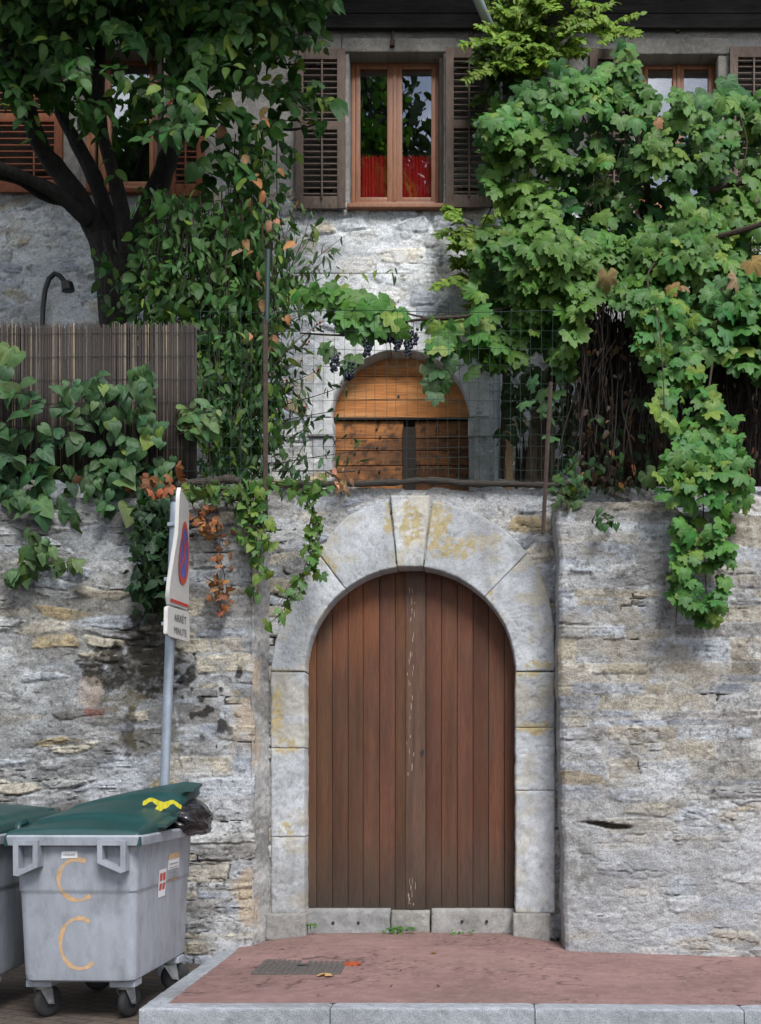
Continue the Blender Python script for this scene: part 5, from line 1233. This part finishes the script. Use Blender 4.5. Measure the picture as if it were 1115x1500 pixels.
for i in range(26): rb = MB(); p = P(RNG.uniform(398, 470), RNG.uniform(470, 610), RNG.uniform(10.0, 10.3)); rb.lathe(p, (0, 0, 1), [(.004, -.011), (.011, -.004), (.011, .004), (.004, .011)], 7); rb.build('red_berry', M_BERRY, hc, smooth=True)

# ---- heart-leaved climber over the reed screen
hv = empty('heart_leaved_climber', P(120, 735, 9.1), 'heart-leaved green climber spilling over the reed screen and the left wall top', 'climbing plant')
lv = Leaves(); st = MB()
POLY = [(-60, 545), (30, 530), (62, 562), (85, 560), (104, 548), (122, 556), (150, 600), (140, 548), (158, 555), (172, 600), (176, 545), (190, 528), (222, 540), (240, 548), (232, 590), (240, 650), (252, 690), (262, 735), (230, 745), (180, 735), (150, 752), (60, 745), (-60, 735)]
px, py = sample_poly(POLY, 230, clump=2.0, seed=5); d = 9.10+RNG.uniform(-.14, .10, len(px)); nr, tp = face_dirs(len(px), .35, 1, .4, .45)
lv.add(T_HEART, world_pts(px, py, d), nr, tp, RNG.uniform(.055, .125, len(px)), colvar(len(px), (.042, .100, .034), .25, .12, .05), .3+RNG.uniform(0, .4, len(px)))
px, py = sample_poly([(-60, 640), (140, 640), (262, 690), (262, 742), (130, 756), (-60, 745)], 160, clump=.9, seed=6); nr, tp = face_dirs(len(px), .35, 1, .6, .6)
lv.add(T_HEART, world_pts(px, py, 9.16+RNG.uniform(-.12, .1, len(px))), nr, tp, RNG.uniform(.055, .125, len(px)), colvar(len(px), (.026, .064, .022), .3, .12), .3)
for (x, y) in ((62, 748), (48, 745), (58, 735), (190, 745), (205, 735), (20, 520), (12, 512), (180, 700), (200, 560), (212, 575)):
    nr, tp = face_dirs(1); lv.add(T_HEART, [P(x, y, 9.02)], nr, tp, [.17], colvar(1, (.08, .14, .05)), .3)
for i in range(16): twig(lv, st, T_HEART, P(RNG.uniform(-40, 240), RNG.uniform(560, 740), 9.12), (RNG.normal(0, .6), -.2, RNG.normal(.2, .5)), RNG.uniform(.3, .6), 6, .12, (.038, .09, .03), r=.004)
for i in range(7): x = RNG.uniform(255, 262); twig(lv, st, T_OVATE, P(x, 600+i*6, 9.2), (1, -.2, .25), .35, 8, .12, (.07, .13, .04), droop=.3, r=.003)
st.build('stems', M_STEM, hv); lv.build('foliage', hv)
lv = Leaves(); n = 16; px, py = RNG.normal(232, 18, n), RNG.normal(714, 12, n); nr, tp = face_dirs(n, spread=.8); lv.add(T_GRAPE, world_pts(px, py, np.full(n, 8.98)), nr, tp, RNG.uniform(.05, .10, n), colvar(n, (.22, .085, .04), .35), .9)
n = 1; px, py = RNG.uniform(90, 150, n), RNG.normal(715, 14, n); nr, tp = face_dirs(n); lv.add(T_HEART, world_pts(px, py, np.full(n, 9.02)), nr, tp, RNG.uniform(.06, .10, n), colvar(n, (.20, .08, .05), .35), .9)
lv.build('withered_leaves', hv, M_DRY)

# ---- ivy on the wall
def ivy(name, label, strands, size, base, d, young=.1, dens=1.6, spread=8, group=None, extra=()):
    global lv, st
    t = empty(name, P(strands[0][0], strands[0][1], d), label, 'ivy', group); lv = Leaves(); st = MB()
    for s_ in strands:
        x0, y0, x1, y1 = s_[:4]; strand(x0, y0, x1, y1, d+RNG.uniform(-.06, .02), size, base, 26, 5, T_GRAPE if RNG.uniform() < .35 else T_HEART, young, dens*(s_[4] if len(s_) > 4 else 1), spread, .35)
    st.build('stems', M_STEM, t); lv.build('foliage', t); return t
ivy('ivy', 'bright green ivy trailing down the wall left of the arch from the rusty post', [(352+i*6, 700+RNG.uniform(0, 10), 354+i*6, RNG.uniform(760, 800), 1.1) for i in range(6)]+[(372, 750, 384, 850, .9), (384, 770, 374, 885, .7),
    (395, 705, 480, 712, .9), (400, 712, 480, 722, .7), (452, 715, 466, 790, 1), (462, 720, 452, 835, .9), (468, 760, 446, 850, .5), (440, 845, 402, 890, .5), (425, 870, 398, 915, .6), (436, 850, 440, 885, .4)], .068, (.075, .150, .035), 8.97, .2, spread=7)
ivy('ivy', 'thin row of ivy growing under the short grey log', [(262, 718, 352, 716, 1.4), (285, 722, 345, 728, 1.2), (320, 720, 350, 740, .8), (290, 712, 330, 716)], .075, (.07, .13, .036), 8.98, .2)
ivy('ivy', 'dark green ivy hanging beside the road sign', [(228+RNG.uniform(-12, 20), 740, 232+RNG.uniform(-16, 14), RNG.uniform(840, 895), 1.5) for i in range(12)]+[(225, 840, 205, 880, 1.4), (235, 840, 210, 885, 1.4), (215, 850, 222, 905)], .08, (.020, .048, .017), 8.98, .0, spread=11)
ivy('ivy', 'small ivy tuft alone on the pale left wall', [(55, 785, 30, 855, 1), (60, 800, 70, 830, 1.3), (70, 795, 45, 815, 1.3), (40, 830, 18, 858, 1.4), (78, 830, 110, 818, .8), (95, 835, 116, 815, .6), (20, 850, 14, 840)], .085, (.065, .125, .045), 9.0, .05)
ivy('wall_weed', 'small green weed rooted in a crack right of the gate arch', [(872, 762, 890, 758, 1.6), (880, 768, 898, 764, 1.6), (885, 755, 888, 770, 1.2)], .055, (.03, .075, .022), 8.92, 0)
ivy('wall_weed', 'trailing weeds on the wall top beside the rusty leaning post', [(820, 700, 830, 735, 1.2), (835, 695, 850, 725, 1.2), (850, 700, 862, 722), (815, 720, 846, 738, 1.2), (832, 660, 838, 705), (845, 670, 846, 705)], .07, (.04, .085, .025), 9.05, .1)
dv = empty('withered_vine', P(310, 745, 8.97), 'withered orange vine clinging to the wall behind the road sign', 'dead vine')
lv = Leaves(); st = MB()
for (x0, y0, x1, y1) in [(282, 742, 318, 770), (318, 745, 324, 800), (290, 750, 300, 772), (322, 800, 330, 880), (318, 840, 330, 908), (300, 845, 326, 860), (312, 740, 300, 775)]: strand(x0, y0, x1, y1, 8.97, .045, (.24, .11, .05), 26, 4, T_GRAPE, 0, 1.7, 7)
st.build('stems', M_STEM, dv); lv.build('foliage', dv, M_DRY)
lv = Leaves(); st = MB(); dv2 = empty('withered_vine', P(504, 705, 9.2), 'curled dry brown leaves drooping from the long log above the arch', 'dead vine')
for (x0, y0, x1, y1) in [(480, 692, 512, 712), (488, 690, 500, 715), (505, 695, 516, 716), (520, 690, 470, 694)]: strand(x0, y0, x1, y1, 9.25, .075, (.34, .20, .11), 26, 2, T_OVATE, 0, .7, 4)
st.build('stem', M_STEM, dv2); lv.build('foliage', dv2, M_DRY)

# ---- grapevine
gv = empty('grape_vine', P(800, 715, 10), 'broad-leaved grapevine smothering the right windows and trailing down the wall', 'vine')
st = MB()
def gl(pts, r0, r1): 
    global mb
    keep = mb; mb = st; limb(pts, r0, r1, 8); mb = keep
gl([(796, 720, 10.4), (800, 600, 10.3), (830, 480, 10.2), (870, 420, 10.2), (950, 350, 10.1), (1040, 280, 10), (1180, 250, 9.9)], .06, .03)
gl([(950, 350, 10.1), (948, 270, 10.1), (930, 190, 10.2), (900, 130, 10.3)], .035, .015)
gl([(960, 345, 10.0), (1020, 352, 9.8), (1110, 330, 9.6), (1180, 300, 9.5)], .03, .02)
gl([(870, 420, 10.2), (790, 440, 9.9), (690, 462, 9.7), (600, 470, 9.7), (520, 490, 9.7), (440, 488, 9.8)], .022, .007)
gl([(690, 462, 9.7), (640, 468, 9.7), (560, 450, 9.7), (480, 432, 9.7)], .010, .005)
gl([(1000, 350, 9.6), (950, 400, 9.3), (965, 470, 9.1), (972, 560, 9.0), (975, 690, 8.95)], .009, .004)
gl([(1060, 420, 9.5), (1040, 560, 9.2), (1030, 680, 9.0), (1035, 880, 8.9)], .012, .004)
gl([(996, 830, 8.86), (992, 880, 8.86), (990, 915, 8.88)], .004, .003)
for i in range(34):
    x = RNG.uniform(720, 1110); y = RNG.uniform(150, 420); gl([(x, y, 10.1), (x+RNG.normal(0, 14), y+50, 9.95), (x+RNG.normal(0, 20), y+RNG.uniform(70, 120), 9.85)], .006, .002)
lv = Leaves()
VB = (.062, .155, .026)
MAIN = [(700, 175), (712, 150), (745, 150), (760, 118), (800, 120), (830, 98), (870, 108), (905, 100), (925, 60), (945, 75), (950, 110), (985, 140), (1010, 150), (1030, 140), (1065, 118), (1085, 130), (1200, 140), (1200, 560), (1100, 545), (1060, 515), (1000, 480), (950, 480), (930, 455), (905, 440), (870, 455),
        (850, 470), (852, 525), (835, 560), (820, 560), (790, 500), (760, 530), (735, 545), (700, 520), (685, 470), (690, 430), (680, 400), (705, 340), (740, 310), (700, 250), (718, 225)]
HOLE = [[(936, 84), (988, 84), (988, 136), (970, 160), (940, 120)], [(990, 92), (1050, 92), (1050, 118), (1030, 138), (990, 138)], [(858, 255), (878, 255), (880, 310), (862, 315)], [(868, 445), (925, 445), (940, 520), (860, 520)]]
def dsurf(px, py): return 9.62+.46*(fbm(px*.011, py*.011, 2, 700)-.5)*2+.0006*(450-py)
px, py = sample_poly(MAIN, 2350, HOLE, clump=.7, seed=11, fr=.022); n = len(px); d = dsurf(px, py)+RNG.uniform(-.10, .16, n); nr, tp = face_dirs(n, .55, .9, .40, .45)
lf = sst(300, 120, py)
c = colvar(n, VB, .22, .14, .10); c = c*(.62+.76*fbm(px*.018, py*.018, 3, 711))[:, None]; ty = (sst(.5, .7, fbm(px*.013+5, py*.013, 3, 712))*.55)[:, None]; c = c*(1-ty)+np.array([.115, .205, .030])*ty*RNG.uniform(.7, 1.1, (n, 1)); sz = RNG.uniform(.045, .128, n); q = RNG.uniform(0, 1, n) < .45; W_ = world_pts(px, py, d); cl = RNG.uniform(.1, .9, n)
for m_, tt in ((q, T_GRAPE), (~q, T_GRAPE2)): lv.add(tt, W_[m_], nr[m_], tp[m_], sz[m_]*1.08, c[m_], cl[m_])
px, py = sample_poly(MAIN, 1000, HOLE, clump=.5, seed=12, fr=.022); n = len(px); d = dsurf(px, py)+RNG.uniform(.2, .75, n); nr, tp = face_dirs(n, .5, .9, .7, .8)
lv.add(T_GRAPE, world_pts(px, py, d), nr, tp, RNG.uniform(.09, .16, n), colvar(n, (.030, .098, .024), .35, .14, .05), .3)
px, py = sample_poly([(925, 400), (1200, 400), (1200, 570), (1100, 552), (1050, 520), (1010, 500), (950, 505), (930, 470)], 190, clump=.3, seed=15); n = len(px); nr, tp = face_dirs(n, .5, .9, .45, .5)
lv.add(T_GRAPE, world_pts(px, py, 9.35+RNG.uniform(-.12, .16, n)), nr, tp, RNG.uniform(.08, .16, n), colvar(n, (.055, .150, .034), .22, .14, .15), .3+RNG.uniform(0, .4, n))
TRAIL = [(930, 425), (1010, 430), (1025, 540), (1058, 600), (1098, 640), (1095, 740), (1060, 760), (1072, 850), (1058, 915), (1035, 920), (1005, 900), (985, 870), (1005, 790), (985, 740), (965, 715), (985, 660), (955, 590), (965, 540), (935, 540), (935, 500)]
px, py = sample_poly(TRAIL, 520, clump=.35, seed=13); n = len(px); d = 9.25-.5*sst(480, 720, py)+RNG.uniform(-.10, .14, n); nr, tp = face_dirs(n, .5, .9, .5, .5)
lv.add(T_GRAPE, world_pts(px, py, d), nr, tp, RNG.uniform(.06, .13, n)*np.where(py > 820, .85, 1), colvar(n, (.062, .165, .034), .22, .14, .2), .25+RNG.uniform(0, .4, n))
ARM = [(425, 408), (470, 415), (520, 425), (560, 432), (620, 455), (660, 428), (720, 430), (740, 470), (730, 520), (700, 520), (640, 520), (612, 480), (590, 492), (555, 488), (520, 500), (500, 480), (470, 455), (430, 440)]
px, py = sample_poly(ARM, 92, clump=.5, seed=14); n = len(px); nr, tp = face_dirs(n, .4, .9, .45, .5)
lv.add(T_GRAPE, world_pts(px, py, 9.68+RNG.uniform(-.14, .14, n)), nr, tp, RNG.uniform(.10, .185, n), colvar(n, (.062, .165, .030), .25, .14, .15), .3)
for (x, y) in ((474, 508), (480, 515), (512, 532), (505, 540), (518, 525), (640, 545), (648, 560), (634, 565), (638, 580), (628, 540), (660, 530), (690, 545), (780, 560), (802, 590), (806, 612), (796, 575), (820, 545), (815, 575), (808, 640), (800, 600),
               (770, 590), (950, 700), (990, 845), (1000, 765), (940, 590), (945, 470), (955, 500), (940, 520), (965, 615), (985, 630)):
    nr, tp = face_dirs(1, .4, .9, .4, .4); lv.add(T_GRAPE, [P(x, y, 9.62 if y < 690 else 8.95)], nr, tp, [RNG.uniform(.09, .14)], colvar(1, (.06, .12, .038)), .3)
st.build('stems', M_STEM, gv); lv.build('foliage', gv)
def bunch(x, y0, y1, d):
    b = MB(); L = (y1-y0)/F*d; k = int(26+L*120)
    for i in range(k):
        t = RNG.uniform(0, 1)**.8; w_ = .042*(1-.6*t)+.008; a = RNG.uniform(0, 6.28); q = math.sqrt(RNG.uniform(.2, 1)); c_ = P(x, y0, d)+np.array([w_*q*math.cos(a), w_*q*math.sin(a), -t*L]); r = RNG.uniform(.011, .014)
        b.lathe(c_, (0, 0, 1), [(r*.3, -r*.95), (r*.8, -r*.6), (r, 0), (r*.8, r*.6), (r*.3, r*.95)], 8)
    s_ = P(x, y0, d); b.tube([s_+np.array([0, 0, .06]), s_, s_-np.array([0, 0, L*.8])], .003, 4)
    return b.build('grape_bunch', M_GRAPE, gv, smooth=True)
for (x, y0, y1) in ((490, 516, 545), (512, 530, 556), (538, 497, 522), (563, 470, 500), (582, 495, 512), (598, 482, 520), (606, 480, 505), (570, 488, 500), (783, 402, 432), (905, 380, 400), (510, 545, 556)): bunch(x, y0, y1, 9.62)
# dry tendrils and a few yellowed leaves
lv = Leaves(); 
for (x, y, s_) in ((890, 408, .14), (985, 420, .1), (1078, 410, .12), (1105, 385, .14), (965, 178, .07), (1000, 420, .09), (1022, 665, .1), (1030, 690, .08), (875, 760, .0)):
    if s_: nr, tp = face_dirs(1); lv.add(T_GRAPE, [P(x, y, 9.3 if y < 500 else 8.9)], nr, tp, [s_], colvar(1, (.22, .14, .07)), .8)
lv.build('withered_leaves', gv, M_DRY)

# ---- pale climbing shrub with feathered leaves
ws = empty('feathery_climber', P(830, 400, 11.4), 'yellow-green feathery-leaved climber growing up the facade beside the window', 'climbing plant')
lv = Leaves(); st = MB()
def feather(p0, dirv, L, col, s=.085):
    n = 11; d = np.array(dirv, float); d /= np.linalg.norm(d); pts = [np.array(p0, float)]
    for i in range(6): d = d+np.array([0, -.03, -.12]); d /= np.linalg.norm(d); pts.append(pts[-1]+d*L/6)
    pts = np.array(pts); st.tube(pts, .0022, 3, cap=False)
    t = np.linspace(.15, 1, n); ii = t*6; a = np.minimum(ii.astype(int), 5); f = (ii-a)[:, None]; pos = pts[a]*(1-f)+pts[a+1]*f; tg = norm(pts[a+1]-pts[a]); sd = norm(np.cross(tg, np.array([0, -1., .3])))
    for sg in (1, -1):
        nr = np.stack([RNG.normal(0, .3, n), -.8+RNG.normal(0, .2, n), .6+RNG.normal(0, .3, n)], -1)
        lv.add(T_OVATE, pos, nr, sd*sg+tg*.35+np.array([0, 0, -.25]), s*RNG.uniform(.8, 1.15, n)*(1-.4*np.abs(t-.45)), colvar(n, col, .16, .10), .2)
def feather_zone(poly, n, d0, d1, L=.34, col=(.15, .25, .022), clump=.8, seed=1):
    px, py = sample_poly(poly, n, clump=clump, seed=seed)
    for x, y in zip(px, py):
        cc = np.array(col)*RNG.uniform(.6, 1.15); feather(P(x, y, RNG.uniform(d0, d1)), (RNG.normal(0, .8), RNG.uniform(-1, -.1), RNG.normal(.05, .4)), L*RNG.uniform(.7, 1.2), cc)
feather_zone([(715, 70), (740, 55), (765, 20), (775, -30), (850, -30), (870, 10), (905, 35), (895, 55), (840, 60), (800, 105), (770, 125), (745, 110), (715, 105)], 190, 11.2, 11.85)
feather_zone([(700, 60), (780, 60), (800, 130), (740, 260), (725, 200)], 90, 11.4, 11.9, col=(.06, .12, .02))
feather_zone([(645, 300), (700, 295), (740, 330), (740, 450), (690, 440), (660, 400), (675, 340), (650, 325)], 75, 11.3, 11.85, L=.26, col=(.15, .25, .03))
feather_zone([(730, 300), (1120, 320), (1120, 440), (960, 430), (720, 440)], 150, 10.5, 11.6, col=(.10, .17, .025))
feather_zone([(760, 250), (900, 240), (900, 420), (740, 420)], 70, 10.7, 11.6, col=(.05, .10, .02))
for q in (((735, 700, 11.8), (742, 500, 11.8), (752, 330, 11.8), (745, 200, 11.8), (780, 90, 11.7), (830, 10, 11.6)), ((742, 480, 11.8), (700, 400, 11.8), (690, 340, 11.75), (660, 312, 11.7)), ((752, 330, 11.8), (850, 330, 11.5), (960, 360, 11.2), (1080, 370, 11.2))): gl([*q], .03, .008)
st.build('stems', M_STEM, ws); lv.build('foliage', ws)

# ---- dry thicket under the vine
th = empty('dry_thicket', P(950, 712, 10), 'dark tangle of dry hanging stems and dead leaves under the grapevine', 'dry climber')
lv = Leaves(); st = MB()
for i in range(330):
    x = RNG.uniform(842, 975) if i < 230 else RNG.uniform(1040, 1160); y0 = RNG.uniform(400, 500); d = RNG.uniform(9.5, 10.15); m = 7; t = np.linspace(0, 1, m); y1 = RNG.uniform(600, 712)
    pxs = x+RNG.normal(0, 22)*t+6*np.sin(t*RNG.uniform(3, 9)+RNG.uniform(0, 6)); st.tube(world_pts(pxs, y0+(y1-y0)*t, d+.1*np.sin(t*4+i)), RNG.uniform(.002, .005), 4, cap=False)
st.build('stems', mat('dry stem', (.022, .016, .013), .95, nscale=30, namt=.7), th)
n = 620; px = np.where(RNG.uniform(0, 1, n) < .72, RNG.uniform(842, 975, n), RNG.uniform(1040, 1150, n)); py = RNG.uniform(430, 715, n); nr, tp = face_dirs(n, spread=.9)
c = colvar(n, (.055, .038, .026), .5); m = RNG.uniform(0, 1, n) < .10; c[m] = colvar(m.sum(), (.28, .12, .06), .4); lv.add(T_OVATE, world_pts(px, py, RNG.uniform(9.5, 10.1, n)), nr, tp, RNG.uniform(.04, .085, n), c, 1.0)
lv.build('dead_leaves', th, M_DRY)
lv = Leaves(); st = MB(); n = 260; px, py = sample_poly([(735, 540), (840, 530), (845, 690), (815, 690), (800, 640), (740, 640)], n, clump=.7, seed=31); nr, tp = face_dirs(n, .4, .8, .7, .6)
lv.add(T_OVATE, world_pts(px, py, RNG.uniform(10.2, 11.2, n)), nr, tp, RNG.uniform(.08, .15, n), colvar(n, (.022, .05, .016), .3), .3); n = 60
px, py = RNG.uniform(860, 960, n), RNG.uniform(600, 715, n); nr, tp = face_dirs(n, .4, .8, .7, .6); lv.add(T_OVATE, world_pts(px, py, RNG.uniform(9.4, 9.8, n)), nr, tp, RNG.uniform(.06, .12, n), colvar(n, (.02, .05, .014), .3), .3)
lv.build('green_leaves', th)

# ---- fallen leaves, weeds at the threshold
def fallen(px, py, s, col, label, group=None, tpl=T_OVATE, cat='leaf'):
    d = EYE*F/(py-CY); X = PX(px, d); Y = d-D0; z = float(sw_z(X, Y)); d = (EYE-z)*F/(py-CY); X = PX(px, d); Y = d-D0; z = float(sw_z(X, Y))
    l = Leaves(); a = RNG.uniform(0, 6.28); l.add(tpl, [[X, Y, z+.016+s*.08]], [[.15*math.cos(a), .2*math.sin(a), 1]], [[math.cos(a), math.sin(a), .1]], [s], np.array([col]), .9)
    o = l.build('fallen_leaf', None, M_DRY); tag(o, label, cat, group); return o
fallen(640, 1396, .10, (.48, .35, .16), 'largest pale yellow dry leaf lying before the gate', 'fallen leaves on the pavement')
fallen(516, 1413, .09, (.30, .07, .03), 'reddish brown curled leaf at the right edge of the inspection cover', 'fallen leaves on the pavement', T_GRAPE)
fallen(478, 1430, .08, (.46, .28, .12), 'tan curled leaf at the front edge of the inspection cover', 'fallen leaves on the pavement', T_GRAPE)
for (x, y) in ((588, 1424), (743, 1436), (640, 1447), (697, 1376), (470, 1460), (424, 1431), (415, 1391), (575, 1447), (352, 1408), (1000, 1440), (880, 1460)):
    fallen(x, y, RNG.uniform(.022, .04), (.30*RNG.uniform(.5, 1.2), .21*RNG.uniform(.6, 1.1), .11), 'tiny dry leaf scrap scattered on the red pavement', 'tiny leaf scraps on the pavement')
def weed(px, py, d, n, label):
    t = empty('weed', P(px, py, d), label, 'weed'); l = Leaves(); s_ = MB(); p = P(px, py, d); k = n
    pos = p+np.stack([RNG.normal(0, .05, k), RNG.uniform(-.05, .0, k), RNG.uniform(0, .03, k)], -1); nr = np.stack([RNG.normal(0, .4, k), -.5+RNG.normal(0, .3, k), np.ones(k)], -1); tp = np.stack([RNG.normal(0, 1, k), RNG.normal(-.4, .5, k), RNG.uniform(.1, .8, k)], -1)
    l.add(T_OVATE, pos, nr, tp, RNG.uniform(.025, .05, k), colvar(k, (.06, .15, .03), .3), .4); l.build('foliage', t); s_.tube([p-np.array([0, 0, .02]), p+np.array([0, -.01, .02])], .004, 5); s_.build('stems', M_STEM, t)
weed(582, 1364, 9.42, 40, 'green weed sprouting under the broken middle threshold stone'); weed(673, 1368, 9.40, 12, 'small weed at the foot of the right threshold stone'); weed(455, 1358, 9.40, 10, 'small weed in the corner by the left jamb base')

# ---- tall trees across the street (seen mirrored in the panes)
def street_tree(x, y, h, rx, rz, label, n, seed):
    global mb
    t = empty('street_tree', (x, y, ROAD), label, 'tree', 'trees across the street'); rg = np.random.default_rng(seed); mb = MB(); zc = h-rz
    mb.tube([(x, y, ROAD), (x+.1, y, h*.3), (x-.1, y+.1, h*.6), (x, y, h*.85)], [.32, .26, .18, .05], 10)
    l = Leaves(); k = 190
    for i in range(k):
        v = rg.normal(0, 1, 3); v /= np.linalg.norm(v); q = rg.uniform(.35, 1)**.5; c_ = np.array([x, y, zc])+v*np.array([rx, rx*.7, rz])*q
        if i % 3 == 0: b0 = np.array([x, y, zc-rz*.7+.5*rg.uniform(0, rz)]); mb.tube([b0, (b0+c_)/2+np.array([0, 0, -.3]), c_], [.09, .05, .015], 6)
        m = n//k; pos = c_+rg.normal(0, .55, (m, 3)); nr = rg.normal(0, .8, (m, 3))+np.array([0, .3, .5]); tp = rg.normal(0, .6, (m, 3))+np.array([0, 0, -1])
        l.add(T_OVATE, pos, nr, tp, rg.uniform(.22, .42, m), colvar(m, (.012, .026, .008), .3), .3)
    mb.build('trunk', M_BARK, t, smooth=True); l.build('crown', t)
street_tree(-4.2, -15.5, 22.5, 3.5, 7, 'tall dark tree across the street mirrored in the middle window', 9500, 5)
street_tree(-13.2, -17, 20.5, 4.0, 5.5, 'shorter tree across the street mirrored in the left window', 3000, 6)
